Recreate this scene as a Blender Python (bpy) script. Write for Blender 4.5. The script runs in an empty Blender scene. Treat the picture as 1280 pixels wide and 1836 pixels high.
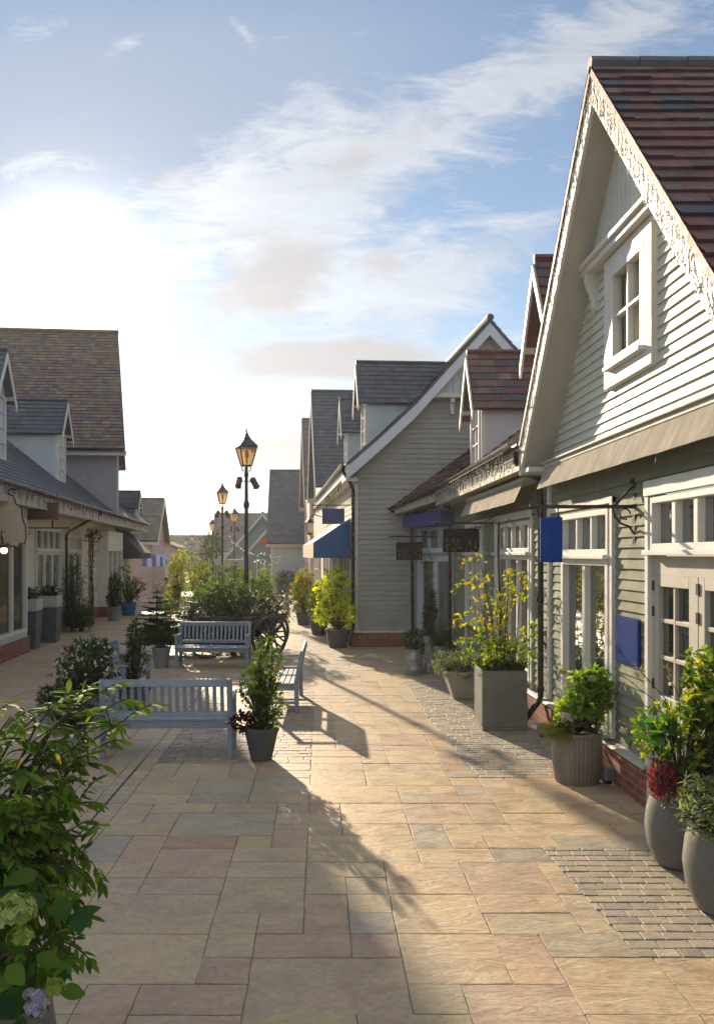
import bpy, math, random
from mathutils import Vector as V, Matrix
R = math.radians
SC = bpy.context.scene
COL = SC.collection
F, VX, VY, CH = 1440.0, 575.0, 995.0, 2.3      # lens in picture units, vanishing point, eye height

def at(px, py, d):
    return V(((px-VX)*d/F, d, CH-(py-VY)*d/F))
def gx(px, d):
    return (px-VX)*d/F

# ------------------------------------------------------------------ materials
def nt(m):
    m.use_nodes = True
    t = m.node_tree
    for n in list(t.nodes): t.nodes.remove(n)
    return t
def N(t, ty, **k):
    n = t.nodes.new(ty)
    for a, b in k.items(): setattr(n, a, b)
    return n
def L(t, a, b): t.links.new(a, b)
def mathn(t, op, a, b=None, c=None):
    n = N(t, 'ShaderNodeMath', operation=op)
    for i, v in enumerate((a, b, c)):
        if v is None: continue
        if isinstance(v, (int, float)): n.inputs[i].default_value = v
        else: L(t, v, n.inputs[i])
    return n.outputs[0]
def mixc(t, fac, a, b, mode='MIX'):
    n = N(t, 'ShaderNodeMix', data_type='RGBA', blend_type=mode)
    for i, v in ((0, fac), (6, a), (7, b)):
        if isinstance(v, (int, float)): n.inputs[i].default_value = v
        elif isinstance(v, tuple): n.inputs[i].default_value = (v[0], v[1], v[2], 1)
        else: L(t, v, n.inputs[i])
    return n.outputs[2]
def ramp(t, fac, stops):
    n = N(t, 'ShaderNodeValToRGB')
    e = n.color_ramp.elements
    while len(e) < len(stops): e.new(0.5)
    for i, (p, c) in enumerate(stops):
        e[i].position = p
        e[i].color = (c, c, c, 1) if isinstance(c, (int, float)) else (c[0], c[1], c[2], 1)
    L(t, fac, n.inputs[0])
    return n.outputs[0]
def noise(t, vec, scale, detail=4, rough=.55, dist=0):
    n = N(t, 'ShaderNodeTexNoise')
    n.inputs['Scale'].default_value = scale
    n.inputs['Detail'].default_value = detail
    n.inputs['Roughness'].default_value = rough
    n.inputs['Distortion'].default_value = dist
    if vec is not None: L(t, vec, n.inputs['Vector'])
    return n.outputs[0]
def mapping(t, vec, scale=(1,1,1), rot=(0,0,0)):
    n = N(t, 'ShaderNodeMapping')
    n.inputs['Scale'].default_value = scale
    n.inputs['Rotation'].default_value = rot
    L(t, vec, n.inputs['Vector'])
    return n.outputs[0]

MATS = {}
def mat(name, col=None, rough=.6, var=.12, vs=3.0, vscale=(1,1,1), bump=.0, bs=40., metal=0., tint=False, dirt=0., spec=.5, fine=.0, bscale=(1,1,1)):
    """painted / stone / metal surface: colour (or per-face tint) broken up by two noises, with bump"""
    if name in MATS: return MATS[name]
    m = bpy.data.materials.new(name); t = nt(m)
    out = N(t, 'ShaderNodeOutputMaterial'); p = N(t, 'ShaderNodeBsdfPrincipled')
    L(t, p.outputs[0], out.inputs[0])
    tc = N(t, 'ShaderNodeTexCoord').outputs['Object']
    if tint:
        c = N(t, 'ShaderNodeAttribute', attribute_name='tint').outputs['Color']
    else:
        r = N(t, 'ShaderNodeRGB'); r.outputs[0].default_value = (*col, 1); c = r.outputs[0]
    v1 = noise(t, mapping(t, tc, vscale), vs, 5, .6)
    k = ramp(t, v1, [(.25, 1-var*1.6), (.75, 1+var)])
    c = mixc(t, 1.0, c, k, 'MULTIPLY')
    if fine:
        v3 = noise(t, mapping(t, tc, bscale), bs*1.7, 3, .6)
        c = mixc(t, 1.0, c, ramp(t, v3, [(.3, 1-fine), (.7, 1+fine)]), 'MULTIPLY')
    if dirt:
        v2 = noise(t, mapping(t, tc, (1, 1, .35)), 1.7, 6, .7)
        c = mixc(t, mathn(t, 'MULTIPLY', ramp(t, v2, [(.52, 0), (.78, 1)]), dirt), c, (.13, .12, .09))
    L(t, c, p.inputs['Base Color'])
    rr = ramp(t, noise(t, tc, vs*2.3, 4), [(.3, max(.03, rough-.08)), (.7, min(1, rough+.1))])
    L(t, rr, p.inputs['Roughness'])
    p.inputs['Metallic'].default_value = metal
    p.inputs['Specular IOR Level'].default_value = spec
    if bump:
        b = N(t, 'ShaderNodeBump'); b.inputs['Strength'].default_value = bump; b.inputs['Distance'].default_value = .01
        L(t, noise(t, mapping(t, tc, bscale), bs, 6, .65), b.inputs['Height']); L(t, b.outputs[0], p.inputs['Normal'])
    MATS[name] = m
    return m

def leafmat(name, trans=.45, rough=.45):
    if name in MATS: return MATS[name]
    m = bpy.data.materials.new(name); t = nt(m)
    out = N(t, 'ShaderNodeOutputMaterial')
    c = N(t, 'ShaderNodeAttribute', attribute_name='tint').outputs['Color']
    p = N(t, 'ShaderNodeBsdfPrincipled'); L(t, c, p.inputs['Base Color'])
    p.inputs['Roughness'].default_value = rough; p.inputs['Specular IOR Level'].default_value = .12
    tr = N(t, 'ShaderNodeBsdfTranslucent')
    L(t, mixc(t, 1., c, (1.7, 1.75, .55), 'MULTIPLY'), tr.inputs[0])
    mx = N(t, 'ShaderNodeMixShader'); mx.inputs[0].default_value = trans
    L(t, p.outputs[0], mx.inputs[1]); L(t, tr.outputs[0], mx.inputs[2]); L(t, mx.outputs[0], out.inputs[0])
    MATS[name] = m
    return m

def brickmat():
    m = bpy.data.materials.new('red_brick'); t = nt(m)
    out = N(t, 'ShaderNodeOutputMaterial'); p = N(t, 'ShaderNodeBsdfPrincipled'); L(t, p.outputs[0], out.inputs[0])
    tc = N(t, 'ShaderNodeTexCoord').outputs['Object']
    sp = N(t, 'ShaderNodeSeparateXYZ'); L(t, tc, sp.inputs[0])
    cb = N(t, 'ShaderNodeCombineXYZ'); L(t, mathn(t, 'ADD', sp.outputs[0], sp.outputs[1]), cb.inputs[0]); L(t, sp.outputs[2], cb.inputs[1])
    b = N(t, 'ShaderNodeTexBrick'); L(t, cb.outputs[0], b.inputs['Vector'])
    b.inputs['Color1'].default_value = (.27, .085, .05, 1); b.inputs['Color2'].default_value = (.19, .06, .042, 1); b.inputs['Mortar'].default_value = (.27, .22, .18, 1)
    b.inputs['Scale'].default_value = 1; b.inputs['Brick Width'].default_value = .225; b.inputs['Row Height'].default_value = .075
    b.inputs['Mortar Size'].default_value = .006
    c = mixc(t, 1., b.outputs[0], ramp(t, noise(t, tc, 9, 5), [(.25, .65), (.75, 1.25)]), 'MULTIPLY')
    L(t, c, p.inputs['Base Color']); p.inputs['Roughness'].default_value = .85
    bp = N(t, 'ShaderNodeBump'); bp.inputs['Strength'].default_value = .5; bp.inputs['Distance'].default_value = .006
    L(t, mathn(t, 'ADD', mathn(t, 'MULTIPLY', b.outputs[1], -1), mathn(t, 'MULTIPLY', noise(t, tc, 60), .5)), bp.inputs['Height']); L(t, bp.outputs[0], p.inputs['Normal'])
    return m

def stonemat():
    """riven sandstone flags: per-slab tint, cloudy bedding colours, ripple bump"""
    m = bpy.data.materials.new('sandstone_flags'); t = nt(m)
    out = N(t, 'ShaderNodeOutputMaterial'); p = N(t, 'ShaderNodeBsdfPrincipled'); L(t, p.outputs[0], out.inputs[0])
    tc = N(t, 'ShaderNodeTexCoord').outputs['Object']
    at_ = N(t, 'ShaderNodeAttribute', attribute_name='tint')
    c = at_.outputs['Color']; ph = at_.outputs['Alpha']
    off = N(t, 'ShaderNodeVectorMath', operation='MULTIPLY_ADD')
    cx = N(t, 'ShaderNodeCombineXYZ'); 
    for i in range(3): L(t, ph, cx.inputs[i])
    L(t, cx.outputs[0], off.inputs[0]); off.inputs[1].default_value = (37, 53, 19); L(t, tc, off.inputs[2])
    vec = off.outputs[0]
    a = noise(t, mapping(t, vec, (1.0, 1.7, 1), (0, 0, .5)), 1.9, 8, .66, 1.6)
    c = mixc(t, 1., c, ramp(t, a, [(.26, (.70, .67, .66)), (.42, (.93, .88, .84)), (.52, (1.03, 1.01, .97)), (.72, (1.2, 1.16, 1.0))]), 'MULTIPLY')
    a2 = noise(t, mapping(t, vec, (1, 1, 1), (0, 0, 1.1)), 3.1, 5, .6, 2.)
    c = mixc(t, 1., c, ramp(t, a2, [(.3, (1.05, .98, .90)), (.5, (1, 1, 1)), (.7, (.95, .98, .97))]), 'MULTIPLY')
    b = noise(t, vec, 26, 6, .7)
    c = mixc(t, 1., c, ramp(t, b, [(.3, .82), (.7, 1.14)]), 'MULTIPLY')
    st = noise(t, mapping(t, tc, (1, 1, 1)), .9, 6, .65)
    c = mixc(t, mathn(t, 'MULTIPLY', ramp(t, st, [(.55, 0), (.8, 1)]), .35), c, (.12, .10, .085))
    L(t, c, p.inputs['Base Color'])
    L(t, ramp(t, a, [(.3, .42), (.7, .68)]), p.inputs['Roughness'])
    p.inputs['Specular IOR Level'].default_value = .42
    rip = noise(t, mapping(t, vec, (1.3, 3.4, 1), (0, 0, .35)), 2.6, 8, .64, 2.2)
    h = mathn(t, 'ADD', rip, mathn(t, 'MULTIPLY', b, .16))
    bp = N(t, 'ShaderNodeBump'); bp.inputs['Strength'].default_value = .5; bp.inputs['Distance'].default_value = .022
    L(t, h, bp.inputs['Height']); L(t, bp.outputs[0], p.inputs['Normal'])
    return m

def glassmat(name, col=(.03, .035, .03), rough=.03, see=0.):
    if name in MATS: return MATS[name]
    m = bpy.data.materials.new(name); t = nt(m)
    out = N(t, 'ShaderNodeOutputMaterial'); p = N(t, 'ShaderNodeBsdfPrincipled')
    p.inputs['Base Color'].default_value = (*col, 1); p.inputs['Roughness'].default_value = rough
    p.inputs['Specular IOR Level'].default_value = .8; p.inputs['IOR'].default_value = 2.4
    tc = N(t, 'ShaderNodeTexCoord').outputs['Object']
    bp = N(t, 'ShaderNodeBump'); bp.inputs['Strength'].default_value = .06; bp.inputs['Distance'].default_value = .02
    L(t, noise(t, tc, 1.6, 2), bp.inputs['Height']); L(t, bp.outputs[0], p.inputs['Normal'])
    if see:
        tr = N(t, 'ShaderNodeBsdfTransparent'); mx = N(t, 'ShaderNodeMixShader'); mx.inputs[0].default_value = see
        L(t, p.outputs[0], mx.inputs[1]); L(t, tr.outputs[0], mx.inputs[2]); L(t, mx.outputs[0], out.inputs[0])
    else:
        L(t, p.outputs[0], out.inputs[0])
    MATS[name] = m
    return m

def emit(name, col, s):
    m = bpy.data.materials.new(name); t = nt(m)
    out = N(t, 'ShaderNodeOutputMaterial'); e = N(t, 'ShaderNodeEmission'); e.inputs[0].default_value = (*col, 1); e.inputs[1].default_value = s
    L(t, e.outputs[0], out.inputs[0]); return m

WHITE = mat('white_paint', (.62, .62, .59), .5, .06, 4, dirt=.16, bump=.08, bs=30)
CREAMW = mat('cream_paint', (.42, .41, .365), .65, .07, 4, dirt=.2, bump=.08, bs=30)
SAGEL = mat('weathered_shaded_sage_boards', (.23, .25, .19), .8, .16, 2.2, (.6, .6, 5), .25, 26, dirt=.5, fine=.08, bscale=(.25, .25, 6), spec=.15)  # darker copy of SAGE: weathering plus patchy shade painted into the colour
PLAQUE = mat('plaque_blue', (.004, .028, .17), .8, .12, 6, spec=.05)
GWIRE = mat('grey_wire', (.22, .20, .16), .6, .1, 5)
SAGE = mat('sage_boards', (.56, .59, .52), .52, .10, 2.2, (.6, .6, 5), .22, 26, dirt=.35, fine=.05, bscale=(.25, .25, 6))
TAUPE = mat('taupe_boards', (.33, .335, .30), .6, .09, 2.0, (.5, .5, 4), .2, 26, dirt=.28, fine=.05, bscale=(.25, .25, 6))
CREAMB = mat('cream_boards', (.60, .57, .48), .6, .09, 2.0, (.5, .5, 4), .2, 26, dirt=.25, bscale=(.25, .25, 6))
BLUEB = mat('pale_blue_render', (.50, .58, .62), .65, .06, 2.5, dirt=.12, bump=.1, bs=60)
GREYR = mat('grey_render', (.34, .34, .38), .8, .08, 2, dirt=.2, bump=.1, bs=60)
PANEL = mat('grey_panel_boards', (.56, .60, .58), .6, .07, 3, dirt=.15, bump=.1, bs=20)
TEALW = mat('teal_boards', (.18, .27, .29), .6, .1, 2, bump=.1)
PINKR = mat('pinkish_render', (.52, .42, .38), .8, .1, 2, bump=.1)
TILE = mat('clay_tiles', tint=True, rough=.62, var=.22, vs=6, bump=.35, bs=45, fine=.08)
SLATE = mat('slate_tiles', tint=True, rough=.5, var=.16, vs=4, bump=.25, bs=45, fine=.06)
BLACK = mat('black_iron', (.018, .018, .02), .38, .2, 8, bump=.05)
GUTTER = mat('black_gutter', (.02, .018, .02), .3, .2, 6)
DARKSIGN = mat('dark_sign', (.012, .009, .01), .6, .3, 5, spec=.2)
BLUESIGN = mat('blue_sign', (.008, .055, .30), .7, .12, 6, dirt=.1, spec=.15)
PURPLE = mat('purple_sign', (.03, .04, .22), .45, .12, 5)
CREAMS = mat('cream_sign', (.60, .50, .36), .6, .10, 5, dirt=.15)
AWNW = mat('white_canvas', (.36, .33, .28), .95, .14, 3, (3, 3, .6), .5, 9, dirt=.28, bscale=(3, 3, .5), spec=.05)
AWNB = mat('blue_canvas', (.008, .10, .30), .8, .12, 3, bump=.3, bs=9)
AWND = mat('charcoal_canvas', (.075, .075, .09), .85, .12, 3, bump=.3, bs=9)
AWNT = mat('striped_canvas', tint=True, rough=.8, var=.08, vs=4, bump=.2, bs=12)
BENCHM = mat('blue_grey_paint', (.235, .285, .35), .55, .14, 5, (1, 1, 1), .3, 30, dirt=.35, fine=.12)
IRON = mat('bracket_iron', (.02, .02, .022), .4, .2, 9)
STONEP = mat('stone_planter', (.17, .175, .15), .85, .2, 3, bump=.5, bs=40, dirt=.4, fine=.1)
ZINC = mat('zinc_metal', (.34, .35, .35), .45, .2, 4, bump=.1, metal=.6, dirt=.25)
GLAZE = mat('grey_glaze', (.13, .128, .122), .45, .16, 3, bump=.12, bs=30, dirt=.2, fine=.05)
RIBBED = mat('weathered_zinc', (.22, .20, .17), .6, .25, 5, (1, 1, .35), .3, 30, dirt=.75, metal=.15)
BLUEPOT = mat('blue_glaze', (.02, .13, .28), .3, .15, 4)
DARKPOT = mat('slate_pot', (.07, .085, .10), .55, .15, 4, bump=.2, dirt=.1)
POTGREY = mat('grey_pot', (.19, .21, .22), .6, .15, 4, bump=.2, dirt=.2)
SOIL = mat('soil', (.03, .022, .016), .95, .3, 20, bump=.8, bs=60)
BARK = mat('bark', (.055, .038, .025), .85, .3, 12, bump=.5, bs=50)
MORTAR = mat('mortar', (.30, .255, .20), .9, .2, 2, bump=.4, bs=60)
SETT = mat('grey_setts', tint=True, rough=.6, var=.18, vs=9, bump=.5, bs=45, fine=.12)
GROUND = mat('earth', (.20, .175, .14), .9, .2, .5, bump=.3, bs=20)
LEAF = leafmat('leaf', .46, .65)
PETAL = leafmat('petal', .3, .7)
NEEDLE = leafmat('needles', .15, .5)
AMBER = glassmat('amber_glass', (.55, .30, .09), .25, 0.)
WOODC = mat('dark_timber', (.05, .045, .045), .6, .2, 6, bump=.2)
BRICK = brickmat()
STONE = stonemat()
GLASS = glassmat('window_glass')
GLASSB = glassmat('bluish_glass', (.07, .085, .09), .05)
GLASSE = glassmat('lantern_glass', (.75, .72, .62), .2, .25)
GLASSV = glassmat('clear_glass', (.02, .02, .02), .03, .72)
BLIND = mat('cream_blind', (.55, .54, .43), .8, .06, 3)
STEEL = mat('brushed_steel', (.45, .45, .43), .35, .1, 6, metal=.9)
WIRE = mat('pale_wire', (.50, .46, .38), .6, .1, 5)
DWIRE = mat('dark_wire', (.05, .04, .035), .6, .1, 5)
BULB = mat('clear_bulb', (.8, .78, .7), .15, .02)
SKIN = mat('skin', (.48, .27, .19), .6, .05)
COAT = mat('beige_coat', (.56, .45, .33), .85, .08, 6, bump=.2)
CAPM = mat('brown_cap', (.20, .08, .04), .8, .1)
STONEV = mat('pale_stone', (.36, .33, .28), .85, .15, 4, bump=.3)
LAMPON = emit('lit_bulb', (1., .62, .26), 3.)

rndc = random.Random(404)
# ------------------------------------------------------------------ mesh building
class MB:
    def __init__(s, M=None):
        s.v = []; s.f = []; s.c = []; s.M = M
    def add(s, vs, fs, tint=None):
        o = len(s.v)
        if s.M is not None: vs = [s.M @ V(p) for p in vs]
        s.v += [tuple(p) for p in vs]
        for q in fs:
            s.f.append(tuple(o+i for i in q)); s.c.append(tint)
    def quad(s, a, b, c, d, tint=None): s.add([a, b, c, d], [(0, 1, 2, 3)], tint)
    def box(s, x0, x1, y0, y1, z0, z1, tint=None):
        s.add([(x0,y0,z0),(x1,y0,z0),(x1,y1,z0),(x0,y1,z0),(x0,y0,z1),(x1,y0,z1),(x1,y1,z1),(x0,y1,z1)],
              [(0,3,2,1),(4,5,6,7),(0,1,5,4),(1,2,6,5),(2,3,7,6),(3,0,4,7)], tint)
    def prism(s, poly, y0, y1, tint=None):            # poly in x,z extruded along y
        n = len(poly)
        s.add([(x,y0,z) for x,z in poly]+[(x,y1,z) for x,z in poly],
              [tuple(range(n)), tuple(range(2*n-1, n-1, -1))]+[(i, i+n, (i+1)%n+n, (i+1)%n) for i in range(n)], tint)
    def hexa(s, p, tint=None):                        # 4 bottom + 4 top
        s.add(p, [(0,3,2,1),(4,5,6,7),(0,1,5,4),(1,2,6,5),(2,3,7,6),(3,0,4,7)], tint)
    def bar(s, a, b, w, h, up=(0,0,1), tint=None):
        a, b, up = V(a), V(b), V(up); d = (b-a).normalized()
        x = d.cross(up)
        if x.length < 1e-4: x = d.cross(V((1,0,0)))
        x = x.normalized()*w/2; y = x.cross(d).normalized()*h/2
        s.hexa([a-x-y, a+x-y, a+x+y, a-x+y, b-x-y, b+x-y, b+x+y, b-x+y], tint)
    def tube(s, pts, r, n=6, tint=None, cap=True):
        pts = [V(p) for p in pts]; m = len(pts)
        rs = r if isinstance(r, (list, tuple)) else [r]*m
        vs = []; u = None
        for i, p in enumerate(pts):
            d = (pts[min(i+1, m-1)]-pts[max(i-1, 0)])
            d = d.normalized() if d.length > 1e-9 else V((0,0,1))
            if u is None:
                u = d.cross(V((0,0,1)))
                if u.length < .1: u = d.cross(V((1,0,0)))
            else: u = u-d*u.dot(d)
            u = u.normalized(); w = d.cross(u)
            for k in range(n):
                a = 2*math.pi*k/n
                vs.append(p+(u*math.cos(a)+w*math.sin(a))*rs[i])
        fs = [(i*n+k, i*n+(k+1)%n, (i+1)*n+(k+1)%n, (i+1)*n+k) for i in range(m-1) for k in range(n)]
        if cap: fs += [tuple(range(n-1, -1, -1)), tuple(range((m-1)*n, m*n))]
        s.add(vs, fs, tint)
    def lathe(s, prof, c=(0,0,0), n=20, tint=None, rot=0., rib=0., ribs=0, cap=True):
        vs = []; fs = []; m = len(prof)
        for r, z in prof:
            for k in range(n):
                a = 2*math.pi*k/n+rot
                rr = r*(1+rib*(1 if (k % 2) else 0)) if rib else r
                vs.append((c[0]+rr*math.cos(a), c[1]+rr*math.sin(a), c[2]+z))
        fs = [(i*n+k, i*n+(k+1)%n, (i+1)*n+(k+1)%n, (i+1)*n+k) for i in range(m-1) for k in range(n)]
        if cap and prof[0][0] > 1e-4: fs.append(tuple(range(n-1, -1, -1)))
        if cap and prof[-1][0] > 1e-4: fs.append(tuple(range((m-1)*n, m*n)))
        s.add(vs, fs, tint)
    def ball(s, c, r, n=8, tint=None, sz=1.):
        m = max(4, n//2+1)
        s.lathe([(max(1e-5, r*math.sin(math.pi*i/(m-1))), -r*sz*math.cos(math.pi*i/(m-1))) for i in range(m)], c, n, tint)
    def leaf(s, p, d, nrm, ln, wd, tint, fold=.25, big=False):
        x = d.cross(nrm)
        if x.length < 1e-4: x = d.cross(V((0.3,1,.2)))
        x = x.normalized(); z = x.cross(d)
        if big:
            st = [(.0,.04),(.14,.55),(.32,.95),(.52,1.),(.72,.74),(.88,.36),(1.,.0)]
            vs = []; curl = rndc.uniform(.05,.22)
            for u, k in st:
                c = p+d*ln*u-z*ln*curl*u*u; vs += [c-x*wd*.5*k+z*wd*fold*k*.5, c, c+x*wd*.5*k+z*wd*fold*k*.5]
            fs = []
            for i in range(len(st)-1): fs += [(3*i,3*i+1,3*i+4,3*i+3),(3*i+1,3*i+2,3*i+5,3*i+4)]
            s.add(vs, fs, tint)
        else:
            a = p+d*ln*.45; w = x*wd*.5; f = z*wd*fold*.5
            s.add([p, a-w+f, p+d*ln-z*ln*.08, a+w+f], [(0,2,1),(0,3,2)], tint)
    def build(s, name, m, parent=None, smooth=False, bevel=0., loc=None):
        me = bpy.data.meshes.new(name)
        me.from_pydata(s.v, [], s.f); me.update()
        if any(c is not None for c in s.c):
            a = me.attributes.new('tint', 'FLOAT_COLOR', 'CORNER')
            buf = []
            for poly, c in zip(s.f, s.c):
                c = c or (.3, .3, .3)
                buf += list((c[0], c[1], c[2], c[3] if len(c) > 3 else 1.))*len(poly)
            a.data.foreach_set('color', buf)
        me.materials.append(m)
        if smooth:
            me.polygons.foreach_set('use_smooth', [True]*len(me.polygons))
        o = bpy.data.objects.new(name, me); COL.objects.link(o)
        if parent: o.parent = parent
        if loc is not None: o.location = loc
        if bevel:
            b = o.modifiers.new('bevel', 'BEVEL'); b.width = bevel; b.segments = 1; b.limit_method = 'ANGLE'
        if smooth == 'auto':
            e = o.modifiers.new('split', 'EDGE_SPLIT'); e.split_angle = R(40)
        return o

def tag(o, label, cat, group=None, kind=None):
    if label: o['label'] = label
    if cat: o['category'] = cat
    if group: o['group'] = group
    if kind: o['kind'] = kind
    return o
def thing(name, label, cat, loc=(0,0,0), rz=0., group=None):
    o = bpy.data.objects.new(name, None); COL.objects.link(o)
    o.empty_display_size = .3
    o.location = loc; o.rotation_euler = (0, 0, rz)
    return tag(o, label, cat, group)
def kids(o): return [c for c in bpy.data.objects if c.parent == o]
def dup(o, parent=None, **k):
    c = o.copy(); COL.objects.link(c)
    if parent: c.parent = parent
    for ch in kids(o): dup(ch, c)
    for a, b in k.items():
        if a == 'loc': c.location = b
        elif a == 'rz': c.rotation_euler = (0, 0, b)
        elif a == 'scale': c.scale = (b, b, b)
        else: c[a] = b
    return c
def jit(c, rng, a=.15):
    k = 1+rng.uniform(-a, a)
    return tuple(max(.002, x*k*(1+rng.uniform(-a*.3, a*.3))) for x in c)

# ------------------------------------------------------------------ building helpers
RED = [(.155,.062,.06)]*4+[(.175,.08,.074)]*3+[(.12,.06,.066)]*3+[(.06,.066,.088)]*3+[(.16,.115,.09)]*2+[(.12,.085,.075)]*2
SLT = [(.056,.073,.105),(.064,.082,.115),(.05,.065,.092),(.06,.078,.108)]
MIX = [(.18,.108,.075)]*3+[(.15,.10,.08)]*3+[(.12,.10,.092)]*3+[(.085,.088,.108)]*3+[(.19,.145,.10)]*2+[(.155,.135,.105)]*2+[(.21,.11,.07)]
BRN = [(.16,.13,.11),(.13,.105,.09),(.18,.15,.12)]

def slope(mb, A, B, C, D, pal, rng, g=.19, tw=.26, h=.026, slab=.07):
    """tiled plane: A,B eave left/right, C,D ridge right/left; courses lap like real tiles"""
    A, B, C, D = map(V, (A, B, C, D))
    nrm = (B-A).cross(D-A).normalized()
    if nrm.z < 0: nrm = -nrm
    n = max(2, round(((D-A).length+(C-B).length)/2/g))
    for i in range(n):
        t0, t1 = i/n, (i+1)/n
        l0, r0, l1, r1 = A.lerp(D, t0), B.lerp(C, t0), A.lerp(D, t1), B.lerp(C, t1)
        w = (r0-l0).length
        m = max(1, round(w/tw)); o = rng.random()
        cuts = [0.]+[min(1, max(0, (k+o+rng.uniform(-.04, .04))/m)) for k in range(m) if 0.01 < (k+o)/m < .99]+[1.]
        for a, b in zip(cuts[:-1], cuts[1:]):
            if b-a < 1e-4: continue
            hh = h*rng.uniform(.8, 1.25)
            p0, p1 = l0.lerp(r0, a)+nrm*hh, l0.lerp(r0, b)+nrm*hh
            q0, q1 = l1.lerp(r1, a)+nrm*.003, l1.lerp(r1, b)+nrm*.003
            c = jit(rng.choice(pal), rng, .16)
            mb.quad(p0, p1, q1, q0, c)
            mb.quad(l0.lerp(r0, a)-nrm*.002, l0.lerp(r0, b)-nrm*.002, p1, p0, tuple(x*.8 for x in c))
    mb.hexa([A-nrm*slab, B-nrm*slab, C-nrm*slab, D-nrm*slab, A-nrm*.001, B-nrm*.001, C-nrm*.001, D-nrm*.001], pal[0])

def butt(segs, i):
    """split long boards at butt joints, staggered from course to course"""
    out = []
    for s in segs:
        cuts = [q for q in ((i*1.37) % 2.9 + 2.9*k - 12 for k in range(12)) if max(s[0], s[2])+.25 < q < min(s[1], s[3])-.25]
        a, a2 = s[0], s[2]
        for q in cuts: out.append((a, q-.002, a2, q-.002)); a = a2 = q+.002
        out.append((a, s[1], a2, s[3]))
    return out
def boards(mb, xr, z0, z1, openings=(), e=.105, lip=.026, y=0.):
    """lapped weatherboards on the plane y; xr(z) gives the wall's extent at a height"""
    n = max(1, round((z1-z0)/e)); st = (z1-z0)/n; lip0 = lip
    for i in range(n):
        lip = lip0*rndc.uniform(.88, 1.14)
        a, b = z0+i*st, z0+(i+1)*st
        zs = sorted({a, b}|{z for o in openings for z in (o[2], o[3]) if a < z < b})
        for c, d in zip(zs[:-1], zs[1:]):
            if d-c < .004: continue
            l0, r0 = xr(c); l1, r1 = xr(d)
            if r0-l0 < .02: continue
            if r1 < l1: l1 = r1 = (l1+r1)/2
            segs = [(l0, r0, l1, r1)]
            for o in openings:
                if o[2] <= c+1e-5 and o[3] >= d-1e-5:
                    ns = []
                    for s in segs:
                        if o[1] <= s[0] or o[0] >= s[1]: ns.append(s); continue
                        if o[0] > s[0]: ns.append((s[0], o[0], s[2], o[0]))
                        if o[1] < s[1]: ns.append((o[1], s[1], o[1], s[3]))
                    segs = ns
            yb = y-lip+(c-a)/st*(lip-.004); yt = y-lip+(d-a)/st*(lip-.004)
            for s in butt(segs, i):
                mb.quad((s[0], yb, c), (s[1], yb, c), (s[3], yt, d), (s[2], yt, d))
                if c == a: mb.quad((s[0], y-.003, c), (s[1], y-.003, c), (s[1], yb, c), (s[0], yb, c))

def barge(mb, prof, w, y0, y1):
    """board under a roof verge: plumb cut, follows the roof profile (x,z)"""
    for (xa, za), (xb, zb) in zip(prof[:-1], prof[1:]):
        mb.hexa([(xa,y0,za-w),(xb,y0,zb-w),(xb,y1,zb-w),(xa,y1,za-w),(xa,y0,za),(xb,y0,zb),(xb,y1,zb),(xa,y1,za)])

def window(parent, x0, x1, z0, z1, nx=2, nz=2, y=0., M=None, fw=.07, bar=.028, fm=WHITE, gm=GLASS, sill=True, name='window', xs=None, zs=None, dep=.06, reveal=.05):
    """framed window facing -y: outer frame and glazing bars, glass set back, projecting sill"""
    f = MB(M)
    ya, yb = y-dep, y+reveal
    f.box(x0, x0+fw, ya, yb, z0, z1); f.box(x1-fw, x1, ya, yb, z0, z1)
    f.box(x0+fw, x1-fw, ya, yb, z1-fw, z1); f.box(x0+fw, x1-fw, ya, yb, z0, z0+fw)
    xs = xs or [x0+fw+(x1-x0-2*fw)*i/nx for i in range(1, nx)]
    zs = zs or [z0+fw+(z1-z0-2*fw)*i/nz for i in range(1, nz)]
    yc = ya+.018
    for x in xs: f.box(x-bar/2, x+bar/2, yc, yb, z0+fw, z1-fw)
    for z in zs: f.box(x0+fw, x1-fw, yc+.004, yb, z-bar/2, z+bar/2)
    w = f.build(name, fm, parent, bevel=.004)
    p = MB(M); yp = y+.02
    p.quad((x0+.02, yp, z0+.02), (x1-.02, yp, z0+.02), (x1-.02, yp, z1-.02), (x0+.02, yp, z1-.02))
    p.build('pane', gm, w)
    if sill:
        s = MB(M); s.box(x0-.03, x1+.03, ya-.06, y+.03, z0-.045, z0); s.build('sill', fm, w, bevel=.006)
    return w

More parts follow.
